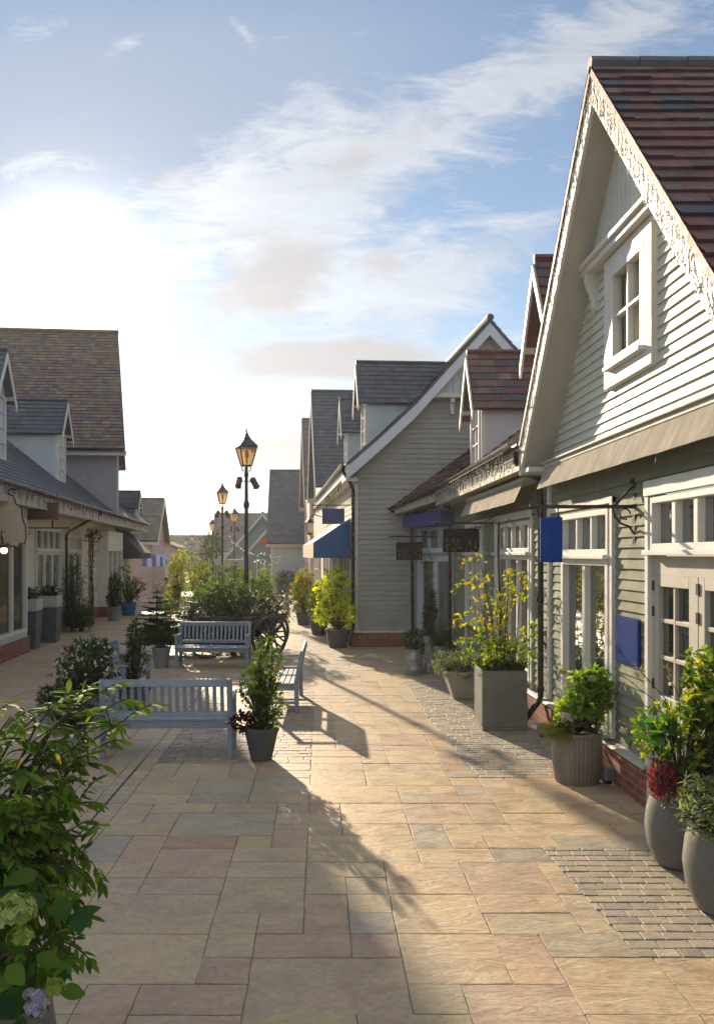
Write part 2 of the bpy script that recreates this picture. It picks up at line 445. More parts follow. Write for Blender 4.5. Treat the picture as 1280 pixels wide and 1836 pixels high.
def dormer(parent, M, w, z0, z1, zr, depth, wall, roofm, pal, rng, ov=.2, fm=WHITE, nz=3, gm=GLASSB):
    """gabled roof window: front on y=0 facing -y, centre x=0, running back into the slope"""
    hw = w/2
    b = MB(M)
    b.prism([(-hw, z0), (hw, z0), (hw, z1), (0, zr-.12), (-hw, z1)], 0, .06)
    b.box(-hw, -hw+.06, .06, depth, z0-.3, z1); b.box(hw-.06, hw, .06, depth, z0-.3, z1)
    d = b.build('dormer', wall, parent)
    r = MB(M); so = .16; k = (zr-z1)/hw
    for sx in (-1, 1):
        A = (sx*(hw+so), -ov, z1-k*so+.06); B = (sx*(hw+so), depth, z1-k*so+.06)
        C = (0, depth, zr+.06); D = (0, -ov, zr+.06)
        slope(r, A, B, C, D, pal, rng, .17, .24, .02, .05)
    r.tube([(0, -ov-.01, zr+.08), (0, depth, zr+.08)], .05, 6, pal[0])
    r.build('roof', roofm, d)
    g = MB(M); ze = z1-k*so
    for sx in (-1, 1):
        barge(g, [(sx*(hw+so), ze), (0, zr)], .17, -ov-.035, -ov)
        g.box(min(sx*(hw+.005), sx*(hw+.05)), max(sx*(hw+.005), sx*(hw+.05)), -ov+.002, depth, z1-.13, z1-.01)
    g.build('barge_board', fm, d, bevel=.004)
    for sx in (-1, 1):
        c = MB(M); c.box(min(sx*(hw-.1), sx*(hw+.012)), max(sx*(hw-.1), sx*(hw+.012)), -.03, .05, z0, z1-.13)
        c.build('corner_board', fm, d)
    window(d, -hw+.1, hw-.1, z0+.08, z1-.06, 2, nz, 0, M, .06, .028, fm, gm, True)
    return d

def pipe(parent, pts, r=.036, name='downpipe'):
    m = MB(); m.tube(pts, r, 8)
    for p, q in zip(pts[:-1], pts[1:]):
        if abs(V(p).z-V(q).z) > 1.2:
            k = 2
            for i in range(k+1):
                c = V(p).lerp(V(q), .04+.92*i/k); m.tube([c-V((0,0,.03)), c+V((0,0,.03))], r*1.28, 8)
    return m.build(name, GUTTER, parent, smooth='auto')

def gutter(parent, a, b, r=.06, name='gutter'):
    """half-round gutter with brackets, a to b"""
    a, b = V(a), V(b); m = MB(); d = (b-a).normalized(); x = d.cross(V((0,0,1))).normalized()
    n = 7; pr = [(x*math.cos(math.pi*k/n)*r, -math.sin(math.pi*k/n)*r) for k in range(n+1)]
    inn = [(p*.86, z*.86) for p, z in pr]
    for P, Q in ((pr, 1), (inn, -1)):
        for k in range(n):
            m.quad(a+P[k][0]+V((0,0,P[k][1])), b+P[k][0]+V((0,0,P[k][1])), b+P[k+1][0]+V((0,0,P[k+1][1])), a+P[k+1][0]+V((0,0,P[k+1][1])))
    for s in (-1, 1):
        e = x*r*s*.93; m.bar(a+e, b+e, r*.22, r*.14)
    return m.build(name, GUTTER, parent)

def icicles(label, a, b, rng, drop=(.05, .22), step=.045, dark=True, group='icicle light strings along the eaves'):
    """string of little hanging lights along an eave, from a to b"""
    a, b = V(a), V(b); o = thing('icicle_lights', label, 'string lights', a, 0, group)
    w = MB(); bl = MB(); n = max(4, int((b-a).length/step)); x = (b-a).normalized().cross(V((0,0,1)))
    w.tube([V(), b-a], .007, 4)
    for i in range(n):
        p = (b-a)*((i+.5)/n); h = rng.uniform(*drop)*(1+.5*math.sin(i*.9)); q = p+V((rng.uniform(-.012,.012), rng.uniform(-.012,.012), -h))
        w.tube([p, (p+q)/2+x*rng.uniform(-.01,.01), q], .006, 3)
        bl.ball(q, .010, 5)
        if i % 2: bl.ball((p+q)/2, .009, 4)
    w.build('wire', DWIRE if dark else WIRE, o); bl.build('bulb_row', BULB, o)['kind'] = 'stuff'
    return o

# ------------------------------------------------------------------ foliage
def unit(rng):
    while True:
        v = V((rng.uniform(-1,1), rng.uniform(-1,1), rng.uniform(-1,1)))
        if .05 < v.length < 1: return v.normalized()
def cloud(mb, blobs, n, ln, wd, tints, rng, per=7, out=.55, droop=.0, shell=.55, spread=None, big=False, up=.3, stems=None, base=None):
    """sprigs of leaves spread through ellipsoid blobs (cx,cy,cz,rx,ry,rz)"""
    ws = [(b[3]*b[4]*b[5])**.67 for b in blobs]
    for _ in range(n):
        b = rng.choices(blobs, ws)[0]; u = unit(rng); r = shell+(1-shell)*rng.random()**.6
        r *= rng.uniform(.82, 1.12)
        c = V((b[0]+u.x*b[3]*r, b[1]+u.y*b[4]*r, b[2]+u.z*b[5]*r))
        if c.z < .02: continue
        ax = (u*out+unit(rng)*.6+V((0,0,up))).normalized()
        sp = spread or ln*1.1
        t = rng.choice(tints)
        if stems is not None and rng.random() < .35 and base is not None:
            m1 = base.lerp(c, .5)+V((rng.uniform(-.05,.05), rng.uniform(-.05,.05), .05)); stems.tube([base, m1, c], [.008, .006, .003], 4)
        for k in range(per):
            p = c+ax*sp*(k/per-.3)+unit(rng)*ln*.25
            d = (ax*.5+unit(rng)*.9+V((0,0,-droop))).normalized()
            mb.leaf(p, d, (unit(rng)*.7+V((0,0,1))).normalized(), ln*rng.uniform(.5,1.3), wd*rng.uniform(.6,1.25), jit(t, rng, .26), .3, big)
def fir(mb, c, h, r, rng, tints, tiers=9, stems=None, n0=8):
    """young fir: whorls of flat needle-covered boughs on a leader"""
    c = V(c)
    if stems is not None: stems.tube([c, c+V((0,0,h*.55)), c+V((0,0,h))], [.03, .02, .005], 6)
    for i in range(tiers):
        t = (i+.4)/tiers; z = h*(.12+.86*t); rr = r*(1-t)**.8+.04
        nb = max(4, int(n0*(1-t*.5)))
        for k in range(nb):
            a = 2*math.pi*(k+rng.random()*.6)/nb+i; ln = rr*rng.uniform(.75, 1.15)
            d = V((math.cos(a), math.sin(a), rng.uniform(-.12, .22)))
            p0 = c+V((0,0,z)); m = max(6, int(ln/.02))
            if stems is not None: stems.tube([p0, p0+d*ln*.9], [.008, .003], 3)
            for j in range(m):
                q = p0+d*ln*(j+.6)/m; side = V((-d.y, d.x, 0)); w = ln*.32*(1-(j/m))+.04
                for sgn in (-1, 1):
                    dd = (d*.8+side*sgn*.9+V((0,0,rng.uniform(-.15,.2)))).normalized()
                    mb.leaf(q, dd, V((0,0,1)), w*rng.uniform(.8,1.2), .036, jit(rng.choice(tints), rng, .25), .2)
            mb.leaf(p0+d*ln*.85, d.normalized(), V((0,0,1)), ln*.25, .03, jit(tints[0], rng), .2)
def flowerhead(mb, c, r, n, tints, rng, pl=.02):
    c = V(c)
    for _ in range(n):
        u = unit(rng); u.z = abs(u.z)*.9+.05*u.z
        p = c+u*r*rng.uniform(.62, 1.08); t = jit(rng.choice(tints), rng, .3)
        s = u.cross(V((.3,.5,.8))).normalized(); w = u.cross(s)
        for k in range(4):
            a = math.pi/2*k+rng.random(); d = (s*math.cos(a)+w*math.sin(a)+u*.25).normalized()
            mb.leaf(p, d, u, pl, pl*.9, t, .1)

def heads(o, items, name='hydrangea_head'):
    for c, r, n, tints, pl, rng in items:
        f = MB(); flowerhead(f, c, r, n, tints, rng, pl); f.build(name, PETAL, o)
GRN = [(.10,.18,.035),(.075,.145,.035),(.13,.22,.04),(.055,.11,.03)]
DKG = [(.03,.065,.03),(.04,.08,.035),(.025,.05,.028),(.05,.09,.035)]
YLG = [(.26,.30,.03),(.33,.34,.035),(.18,.26,.03),(.38,.35,.03),(.12,.19,.03)]
YEL = [(.46,.38,.03),(.42,.29,.02),(.34,.36,.03),(.24,.28,.03)]
SIL = [(.16,.20,.17),(.12,.16,.13),(.20,.23,.19),(.09,.13,.09)]
FIRG = [(.03,.06,.03),(.035,.07,.035),(.045,.08,.035)]

# pot profiles: (r,z) with a hollow rim
def pot_tapered(rb, rt, h, lip=.02):
    return [(rb, 0), (rb*1.01, .01), (rt, h-.04), (rt+lip, h-.04), (rt+lip, h), (rt-.015, h), (rt-.02, h-.06)]
def pot_urn(r, h):
    return [(r*.55, 0), (r*.72, .02), (r*.93, h*.28), (r, h*.55), (r*.94, h*.82), (r*.84, h*.96), (r*.88, h), (r*.76, h), (r*.74, h-.06)]
def pot_barrel(r, h):
    return [(r*.84, 0), (r*.87, .015), (r*.97, h*.35), (r, h*.6), (r*.97, h*.93), (r*1.02, h*.95), (r*1.02, h), (r*.93, h), (r*.9, h-.05)]
def potted(label, loc, prof, pm, soil_r, soil_z, n=24, rib=0., cat='potted plant', name='potted_plant', group=None, square=False):
    o = thing(name, label, cat, loc, 0, group)
    m = MB(); m.lathe(prof, (0,0,0), 4 if square else n, None, math.pi/4 if square else 0, rib)
    m.build('pot', pm, o, smooth=False if square else 'auto')
    s = MB(); s.lathe([(soil_r, soil_z), (soil_r*.5, soil_z+.015), (.001, soil_z+.02)], (0,0,0), 4 if square else 12, None, math.pi/4 if square else 0); s.build('soil', SOIL, o)
    return o
def leaves(o, blobs, n, ln, wd, tints, seed, name='foliage', m=None, stem=True, base=(0,0,.3), **k):
    rng = random.Random(seed); f = MB(); s = MB() if stem else None
    cloud(f, blobs, n, ln, wd, tints, rng, stems=s, base=V(base), **k)
    r = f.build(name, m or LEAF, o, smooth=True)
    if s is not None and s.v: s.build('stems', BARK, o)
    return r
#@@MAIN@@
# ------------------------------------------------------------------ ground
rg = random.Random(11)
FLAG = [(.425,.335,.232),(.44,.35,.235),(.415,.315,.23),(.395,.33,.24),(.45,.36,.245),(.42,.305,.225),(.375,.325,.25),(.435,.345,.215),(.41,.32,.235)]
GY = lambda k: .6+.285*k
E = lambda y: 1.52+.30*max(0, min(1, (11-y)/6.5))
E3 = lambda y: -.2-.06*(y-16)
ZONES = [(27, 49, E, lambda y: 2.94), (14, 20, E, lambda y: 2.94), (52, 125, E3, lambda y: E3(y)+.855), (29, 48, lambda y: -1.815, lambda y: -.105)]
m = MB(); m.quad((-160,-40,-.03),(160,-40,-.03),(160,400,-.03),(-160,400,-.03))
tag(m.build('ground', GROUND), 'bare ground the paved street is laid on', None, None, 'structure')
m = MB(); m.quad((-15,.2,-.0075),(9,.2,-.0075),(9,75,-.0075),(-15,75,-.0075))
tag(m.build('paving_bed', MORTAR), 'mortar bed showing in the joints of the paving', None, None, 'structure')
m = MB(); G = .285; occ = set()
X0, NX, Y0, NY = -2.1-41*.285, 78, .6, 250
def free(i, j, w, h):
    return all((a, b) not in occ and 0 <= a < NX and 0 <= b < NY for a in range(i, i+w) for b in range(j, j+h))
def drain_cell(i): return abs(X0+(i)*G-(-2.1)) < .01
for j in range(NY):
    for i in range(NX):
        if (i, j) in occ: continue
        opts = [(2,1),(2,1),(2,2),(3,1),(1,1),(1,2),(2,2),(1,1),(3,2),(2,1),(2,1)] if j < 150 else [(4,3),(3,2),(4,2)]
        rg.shuffle(opts)
        for w, h in opts+[(2,1),(1,1)]:
            if free(i, j, w, h):
                xa = X0+i*G; xb = xa+w*G
                bad = False
                for k0, k1, lo, hi in ZONES:
                    if xb > lo(GY(j))-.1 and xa < hi(GY(j))+.1 and (j < k0 < j+h or j < k1 < j+h): bad = True
                if xa < -1.98 < xb-.15: bad = True
                if not bad: break
        for a in range(i, i+w):
            for b in range(j, j+h): occ.add((a, b))
        x0, x1, y0, y1 = X0+i*G, X0+(i+w)*G, Y0+j*G, Y0+(j+h)*G
        cxx, cyy = (x0+x1)/2, (y0+y1)/2; skip = False; xl = [x0, x0]; xr = [x1, x1]
        for k0, k1, lo, hi in ZONES:
            if GY(k0)-.01 < y0 and y1 < GY(k1)+.01:
                l_, h_ = lo(cyy), hi(cyy)
                if x0 >= l_-.03 and x1 <= h_+.03: skip = True
                elif x0 < l_ < x1: xr = [lo(y0), lo(y1)]; skip = l_-x0 < .05
                elif x0 < h_ < x1: xl = [hi(y0), hi(y1)]; skip = x1-h_ < .05
        if skip: continue
        g = .0038; J = lambda: rg.uniform(-.0035, .0035)
        z = rg.uniform(-.0025, .0025); t = lambda: z+rg.uniform(-.0015, .0015)
        c = jit(rg.choice(FLAG), rg, .045)
        if rg.random() < .018: c = jit((.39,.265,.175), rg, .06)
        if rg.random() < .04: c = jit((.345,.31,.255), rg, .05)
        c = (*c, rg.random()); b = .005
        p = [(xl[0]+g+J(), y0+g+J()), (xr[0]-g+J(), y0+g+J()), (xr[1]-g+J(), y1-g+J()), (xl[1]+g+J(), y1-g+J())]
        if h*w > 1 and cyy < 16:      # ragged hand-cut edges
            q = []
            for k in range(4):
                a_, b_ = p[k], p[(k+1) % 4]; n = 4
                for s in range(n):
                    u = s/n; jx = rg.uniform(-.004, .004) if s else 0
                    q.append((a_[0]+(b_[0]-a_[0])*u+jx, a_[1]+(b_[1]-a_[1])*u+jx))
            p = q
        n = len(p); cx_, cy_ = cxx, cyy
        top = [(x+(b if x < cx_ else -b)*.7, y+(b if y < cy_ else -b)*.7, z) for x, y in p]
        edge = [(x, y, z-.0009) for x, y in p]; low = [(x, y, -.02) for x, y in p]
        m.add(top+edge+low, [tuple(range(n))]+[(k+n, (k+1) % n+n, (k+1) % n, k) for k in range(n)]+[(k+2*n, (k+1) % n+2*n, (k+1) % n+n, k+n) for k in range(n)], c)
tag(m.build('flagstone_paving', STONE), 'buff and pink sandstone flags of random sizes paving the shopping street', None, None, 'structure')
m = MB()
SC_ = [(.33,.295,.235),(.30,.275,.225),(.36,.315,.245),(.28,.25,.205),(.35,.295,.215)]
SC2 = [(.32,.25,.185),(.35,.28,.20),(.28,.22,.17),(.33,.27,.22)]
def setts(y0, y1, dy, lx, xlo, xhi, kind, pal):
    y = y0
    while y < y1:
        x = xlo(y)-rg.random()*lx
        while x < xhi(y):
            w = lx*rg.uniform(.75, 1.25); a = max(x+.004, xlo(y)); b = min(x+w-.004, xhi(y))
            if b-a > .03:
                z = rg.uniform(-.003, .002); k = .004; t = jit(rg.choice(pal), rg, .12)
                jx = [rg.uniform(-.004, .004) for _ in range(4)]
                lo = [(a+jx[0], y+.005+jx[1], -.02), (b+jx[2], y+.005, -.02), (b+jx[1], y+dy-.006, -.02), (a, y+dy-.006+jx[3], -.02)]
                md = [(p[0], p[1], z-.0006) for p in lo]
                tp = [(p[0]+(k if i in (0, 3) else -k), p[1]+(k if i < 2 else -k), z+rg.uniform(0, .002)) for i, p in enumerate(md)]
                m.add(lo+md+tp, [(8,9,10,11)]+[(q, (q+1) % 4, (q+1) % 4+4, q+4) for q in range(4)]+[(q+4, (q+1) % 4+4, (q+1) % 4+8, q+8) for q in range(4)], t)
            x += w
        y += dy
setts(GY(27)+.003, GY(49)-.05, .104, .17, E, lambda y: 2.94, 1, SC_)
setts(GY(14)+.003, GY(20)-.05, .1035, .16, E, lambda y: 2.94, 1, SC_)
setts(GY(52)+.003, GY(125)-.05, .13, .22, E3, lambda y: E3(y)+.855, 1, [(.36,.315,.255),(.33,.295,.25),(.38,.33,.27)])
setts(GY(29)+.003, GY(48)-.05, .1425, .22, lambda y: -1.813, lambda y: -.107, 2, SC2)
tag(m.build('sett_paving', SETT), 'bands of small grey stone setts let into the sandstone paving', None, None, 'structure')
m = MB(); m.box(-1.99, -1.972, 3.0, 14.2, -.02, .004)
for k in range(110): m.box(-1.994, -1.968, 3.05+k*.1, 3.062+k*.1, .0045, .0062)
tag(m.build('slot_drain', BLACK), 'narrow dark slot drain crossing the paving towards the bench', None, None, 'structure')

# ------------------------------------------------------------------ near gabled house on the right
ra = random.Random(5)
A = thing('gabled_house', 'tall pale weatherboarded gable house with maroon tiled roof at the right edge of the street', 'house', (3.0, 10.5, 0), R(-90))
HW, ZE, ZR = 2.785, 3.74, 7.0; KA = (ZR-ZE)/HW
zin = lambda x: ZE-.36+KA*(HW-abs(x-HW))
xlim = lambda z: (max(0, (z-ZE+.36)/KA) if z > 3.4 else 0, 2*HW-max(0, (z-ZE+.36)/KA) if z > 3.4 else 8.6)
b = MB(); OPS = [(.62, 2.27, .45, 2.78), (3.24, 4.98, .0, 2.85), (2.19, 3.38, 4.0, 5.34)]
boards(b, lambda z: (0.02, 8.6), .42, 3.4, OPS, .104)
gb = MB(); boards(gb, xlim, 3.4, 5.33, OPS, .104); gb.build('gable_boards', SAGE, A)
b.quad((0, 0, 0), (0, .9, 0), (0, .9, 3.8), (0, 0, 3.8))
for o in OPS[:2]:                                   # reveals and dark interior behind the shop openings
    b.box(o[0]-.001, o[0]-.0, 0, .12, o[2], o[3]); b.box(o[1], o[1]+.001, 0, .12, o[2], o[3])
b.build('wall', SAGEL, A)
p = MB(); p.box(.0, .62, -.06, .1, 0, .36); p.box(.62, 2.27, -.06, .1, 0, .36); p.box(2.27, 3.22, -.06, .3, 0, .36); p.build('plinth', BRICK, A)
p = MB()
p.hexa([(-.01,-.10,.36),(3.24,-.10,.36),(3.24,.02,.36),(-.01,.02,.36),(-.01,-.08,.385),(3.24,-.08,.385),(3.24,.02,.43),(-.01,.02,.43)]); p.build('plinth_cap', CREAMW, A)
r = MB()
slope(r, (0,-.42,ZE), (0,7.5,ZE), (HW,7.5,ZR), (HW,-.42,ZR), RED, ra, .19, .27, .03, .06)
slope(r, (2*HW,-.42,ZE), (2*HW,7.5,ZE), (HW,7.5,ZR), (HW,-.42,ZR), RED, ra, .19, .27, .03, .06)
r.build('roof', TILE, A)
r = MB()
for k in range(17): r.tube([(HW, -.42+k*.46, ZR+.015), (HW, .03+k*.46, ZR+.015)], [.07, .066], 8, jit((.08,.09,.10), ra))
r.build('ridge_tiles', SLATE, A)
g = MB(); PR = [(0-.03, ZE-.035-.03*KA), (HW, ZR-.035), (2*HW+.03, ZE-.035-.03*KA)]
barge(g, PR, .34, -.40, -.365)
g.box(-.03, .30, -.365, -.0, 3.36, 3.42)
g.build('barge_board', WHITE, A, bevel=.004)
s = MB()
for (xa, za), (xb, zb) in zip(PR[:-1], PR[1:]):
    s.hexa([(xa,-.365,za-.33),(xb,-.365,zb-.33),(xb,.0,zb-.33),(xa,.0,za-.33),(xa,-.365,za-.27),(xb,-.365,zb-.27),(xb,.0,zb-.27),(xa,.0,za-.27)])
s.build('soffit', CREAMW, A)
t = MB(); zb = 5.46
xa, xb = (zb-ZE+.36)/KA, 2*HW-(zb-ZE+.36)/KA
n = 18
for k in range(n):
    u0, u1 = xa+(xb-xa)*k/n+.004, xa+(xb-xa)*(k+1)/n-.004
    f = lambda x: ZE-.36+KA*(HW-abs(x-HW))
    t.hexa([(u0,-.075,zb),(u1,-.075,zb),(u1,.0,zb),(u0,.0,zb),(u0,-.075,f(u0)),(u1,-.075,f(u1)),(u1,.0,f(u1)),(u0,.0,f(u0))])
t.quad((xa, -.05, zb), (xb, -.05, zb), (HW, -.05, f(HW)), (HW, -.05, f(HW)))
t.build('gable_panel', PANEL, A)
l = MB(); l.box(xa-.10, xb+.10, -.15, .0, 5.33, 5.40); l.box(xa-.11, xb+.11, -.19, .0, 5.40, 5.45); l.box(xa-.08, xb+.08, -.14, .0, 5.45, 5.48)
l.build('gable_ledge', WHITE, A, bevel=.006)
for x in (xa+.0, xb-.12):
    c = MB(); pf = [(-.15, 5.33), (-.15, 5.26), (-.13, 5.19), (-.10, 5.13), (-.075, 5.04), (-.08, 4.97), (-.04, 4.93), (0, 4.95), (0, 5.33)]
    n = len(pf); c.add([(x, y, z) for y, z in pf]+[(x+.09, y, z) for y, z in pf], [tuple(range(n-1,-1,-1)), tuple(range(n, 2*n))]+[(i, (i+1) % n, (i+1) % n+n, i+n) for i in range(n)])
    c.build('corbel', WHITE, A, bevel=.004)
w = window(A, 2.36, 3.22, 4.20, 5.18, 2, 2, -.03, None, .085, .032, WHITE, GLASSV, True, 'gable_window', dep=.05)
k = MB(); k.box(2.19, 2.37, -.075, .0, 4.0, 5.32); k.box(3.21, 3.38, -.075, .0, 4.0, 5.32); k.box(2.37, 3.21, -.075, .0, 5.17, 5.32); k.box(2.37, 3.21, -.075, .0, 4.0, 4.16)
k.build('surround', WHITE, w, bevel=.005)
k = MB()
for i in range(14): k.quad((2.40+i*.055, .05+.015*(i % 2), 4.2), (2.455+i*.055, .05+.015*((i+1) % 2), 4.2), (2.455+i*.055, .05+.015*((i+1) % 2), 5.2), (2.40+i*.055, .05+.015*(i % 2), 5.2))
k.build('blind', BLIND, w)
aw = MB(); n = 40                                   # folded awning: cassette and hanging valance
for i in range(n):
    xa_, xb_ = .32+5.0*i/n, .32+5.0*(i+1)/n; wv = lambda q: .005*math.sin(q*5.1)+.004*math.sin(q*13)
    aw.quad((xa_, -.27+wv(xa_), 3.13), (xb_, -.27+wv(xb_), 3.13), (xb_, -.16, 3.40), (xa_, -.16, 3.40))
aw.quad((.32, -.27, 3.13), (.32, -.16, 3.40), (.32, 0, 3.40), (.32, 0, 3.20))
a1 = aw.build('awning', AWNW, A)
k = MB(); k.box(.28, 5.4, -.17, .0, 3.40, 3.45); k.box(.26, 5.42, -.20, .0, 3.45, 3.475); k.build('cassette', CREAMW, a1, bevel=.005)
window(A, .64, 2.25, 2.30, 2.78, 3, 1, 0, None, .06, .05, WHITE, GLASSB, True, 'transom_window')
window(A, .64, 2.25, .46, 2.27, 2, 1, 0, None, .085, .10, WHITE, GLASS, True, 'shop_window')
k = MB(); k.box(2.29, 2.36, -.055, -.0, .43, 2.9); k.box(.02, .09, -.055, 0, .43, 3.3); k.box(.09, 2.36, -.05, 0, 2.83, 2.9); k.box(3.16, 5.1, -.06, 0, 2.83, 2.97); k.box(3.17, 3.245, -.05, .1, .0, 2.83); k.box(4.975, 5.05, -.05, .1, 0, 2.83)
k.build('trim', WHITE, A, bevel=.005)
window(A, 3.25, 4.97, 2.34, 2.82, 4, 1, .02, None, .06, .07, WHITE, GLASSB, True, 'fanlight')
k = MB(); k.box(3.25, 4.97, 0, .12, 2.12, 2.29); k.build('door_head', CREAMW, A)
for i, x in enumerate((3.25, 4.115)):
    d = MB(); xe = x+.855
    d.box(x, x+.10, .0, .07, .02, 2.12); d.box(xe-.16, xe, .0, .07, .02, 2.12); d.box(x+.10, xe-.16, .0, .07, 2.02, 2.12); d.box(x+.10, xe-.16, .0, .07, .02, 1.06); d.box(x+.17, xe-.23, -.012, .0, .2, .9)
    d.box(x+.10+.28, x+.10+.315, .012, .062, 1.06, 2.02)
    for q in (1.395, 1.72): d.box(x+.10, xe-.16, .014, .061, q-.018, q+.018)
    do = d.build('door', CREAMW, A, bevel=.004)
    p = MB(); p.quad((x+.09, .045, 1.05), (xe-.15, .045, 1.05), (xe-.15, .045, 2.03), (x+.09, .045, 2.03)); p.build('pane', GLASS, do)
    h = MB(); h.tube([(xe-.05, -.045, 1.0), (xe-.05, -.045, 1.25)], .013, 8); h.box(xe-.06, xe-.04, -.04, 0, 1.02, 1.05); h.box(xe-.06, xe-.04, -.04, 0, 1.2, 1.23); h.build('handle', BLACK, do)
    for q in (.45, 1.75, 1.98, 1.1): h = MB(); h.box(x-.025, x+.02, -.012, 0, q, q+.09); h.build('hinge', BLACK, do)
gutter(A, (-.02, -.40, 3.66), (-.02, 3, 3.66), .055)
pipe(A, [(-.10,-.42,3.66),(-.12,-.42,3.52),(-.14,-.30,3.40),(-.16,-.10,3.30),(-.16,-.085,3.0),(-.16,-.085,.42),(-.17,-.12,.34),(-.16,-.30,.10),(-.16,-.31,.0)], .038)
# lights wound over the verge of the gable
o = thing('fairy_lights', 'tangle of small wire lights wound over the white bargeboards of the big right-hand gable', 'string lights', (3.0, 10.5, 0), R(-90))
wv = MB(); bl = MB(); rl = random.Random(3)
for side in (0, 1):
    for s in range(3):
        pts = []; u = 0
        n = 150
        for i in range(n+1):
            t_ = i/n; x = HW*t_ if side == 0 else 2*HW-HW*t_
            z = ZE-.06+KA*HW*t_
            off = .165+.13*math.sin(i*(.42+.13*s)+s*2.1)+rl.uniform(-.012,.012)
            pts.append((x+.03*math.sin(i*1.3+s), -.408-rl.random()*.008, z-off))
            if rl.random() < .3: bl.ball((pts[-1][0], -.414, pts[-1][2]), .0075, 5)
        wv.tube(pts, .0026, 3)
wv.build('wire', GWIRE, o); bl.build('bulb_row', BULB, o)['kind'] = 'stuff'
# sign on an iron bracket, wall plaque
sg = thing('hanging_sign', 'plain blue upright sign hanging from a scrolled iron bracket beside the big gable house', 'sign', (3.0, 7.66, 2.76))
b = MB(); b.tube([(0,0,0), (-.97,0,0)], .018, 8); b.ball((-.99,0,0), .03, 8); b.box(-.02, .0, -.03, .03, -.36, .22)
b.tube([(-.02,0,.20), (-.09,0,.13), (-.17,0,.04), (-.22,0,0)], .011, 6); b.tube([(-.02,0,.2),(-.2,0,.02)], .006, 4)
b.tube([(-.22,0,0),(-.20,0,-.10),(-.14,0,-.16),(-.06,0,-.19),(-.02,0,-.26)], .011, 6)
b.tube([(-.10+.05*math.cos(q*.5),0,-.07+.05*math.sin(q*.5)) for q in range(11)], .008, 5); b.ball((-.03,0,.24), .03, 8)
b.tube([(-.86,0,0), (-.86,0,-.10)], .006, 5); b.tube([(-.74,0,0), (-.74,0,-.10)], .006, 5)
b.build('bracket', IRON, sg, smooth='auto')
b = MB(); b.box(-.91, -.70, -.015, .015, -.53, -.10); b.build('sign_board', BLUESIGN, sg, bevel=.005)
pq = MB(); pq.box(-.018, 0, -.29, .29, -.225, .225); pq.box(-.022, -.018, -.275, .275, -.21, .21)
tag(pq.build('wall_plaque', PLAQUE, loc=(2.97, 7.76, 1.475), bevel=.004), 'plain blue square plaque fixed to the weatherboards left of the glazed double door', 'plaque')
for i, (x, y, lb) in enumerate(((2.88, 8.08, 'small grey ground spotlight at the brick plinth beside the ribbed pot'), (2.80, 10.15, 'small grey ground spotlight beside the foot of the black downpipe'))):
    o = thing('ground_spotlight', lb, 'light', (x, y, 0), R(20), 'ground spotlights at the wall foot')
    b = MB(); b.box(-.06, .06, -.05, .05, .04, .17); b.build('body', POTGREY, o, bevel=.012)
    b = MB(); b.box(-.03, .03, -.03, .03, 0, .04); b.build('base', BLACK, o)

# ------------------------------------------------------------------ low shop with two dormers
B = thing('low_shop', 'low weatherboarded shop with red tiled dormers and black gutter between the two gable houses', 'shop', (3.0, 18.1, 0), R(-90))
rb = random.Random(8)
b = MB(); OPB = [(4.5, 6.75, .5, 2.82), (1.7, 3.3, .95, 2.82)]
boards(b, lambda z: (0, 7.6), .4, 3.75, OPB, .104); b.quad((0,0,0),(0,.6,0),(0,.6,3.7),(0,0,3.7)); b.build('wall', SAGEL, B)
p = MB(); p.box(0, 7.6, -.06, .1, 0, .36); p.build('plinth', BRICK, B)
p = MB(); p.hexa([(0,-.10,.36),(7.6,-.10,.36),(7.6,.02,.36),(0,.02,.36),(0,-.08,.385),(7.6,-.08,.385),(7.6,.02,.42),(0,.02,.42)]); p.build('plinth_cap', CREAMW, B)
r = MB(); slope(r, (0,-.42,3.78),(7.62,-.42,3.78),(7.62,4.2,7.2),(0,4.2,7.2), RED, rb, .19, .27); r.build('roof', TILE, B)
f = MB(); f.box(0, 7.62, -.40, -.36, 3.42, 3.72); f.box(0, 7.62, -.36, 0, 3.42, 3.46); f.box(0, 7.62, -.415, -.40, 3.40, 3.47); f.build('fascia', CREAMW, B, bevel=.004)
gutter(B, (-.05, -.47, 3.77), (7.5, -.47, 3.77), .06)
window(B, 4.52, 6.73, 2.34, 2.8, 4, 1, 0, None, .06, .05, WHITE, GLASSB, True, 'transom_window')
window(B, 4.52, 6.73, .52, 2.31, 3, 1, 0, None, .08, .09, WHITE, GLASS, True, 'shop_window')
window(B, 1.72, 3.28, 2.34, 2.8, 3, 1, 0, None, .06, .05, WHITE, GLASSB, True, 'transom_window')
window(B, 1.72, 3.28, .97, 2.31, 3, 3, 0, None, .07, .04, WHITE, GLASS, True, 'shop_window')
k = MB()
for x in (1.62, 3.3, 4.42, 6.75): k.box(x, x+.08, -.05, 0, .42, 2.9)
k.box(1.62, 6.83, -.055, 0, 2.84, 2.95); k.build('trim', WHITE, B, bevel=.005)
aw = MB(); n = 34
for i in range(n):
    xa_, xb_ = 2.9+4.25*i/n, 2.9+4.25*(i+1)/n; wv_ = lambda q: .005*math.sin(q*6.1)+.004*math.sin(q*12)
    aw.quad((xa_,-.36+wv_(xa_),3.02),(xb_,-.36+wv_(xb_),3.02),(xb_,-.24,3.30),(xa_,-.24,3.30))
a1 = aw.build('awning', AWNW, B); k = MB(); k.box(2.86, 7.2, -.26, 0, 3.30, 3.36); k.build('cassette', CREAMW, a1, bevel=.005)
dormer(B, Matrix.Translation((2.6, .02, 0)), 1.06, 3.95, 5.22, 6.14, 3.2, mat('dormer_boards', (.58,.58,.60), .6, .06, 3, bump=.1), TILE, RED, rb, nz=3)
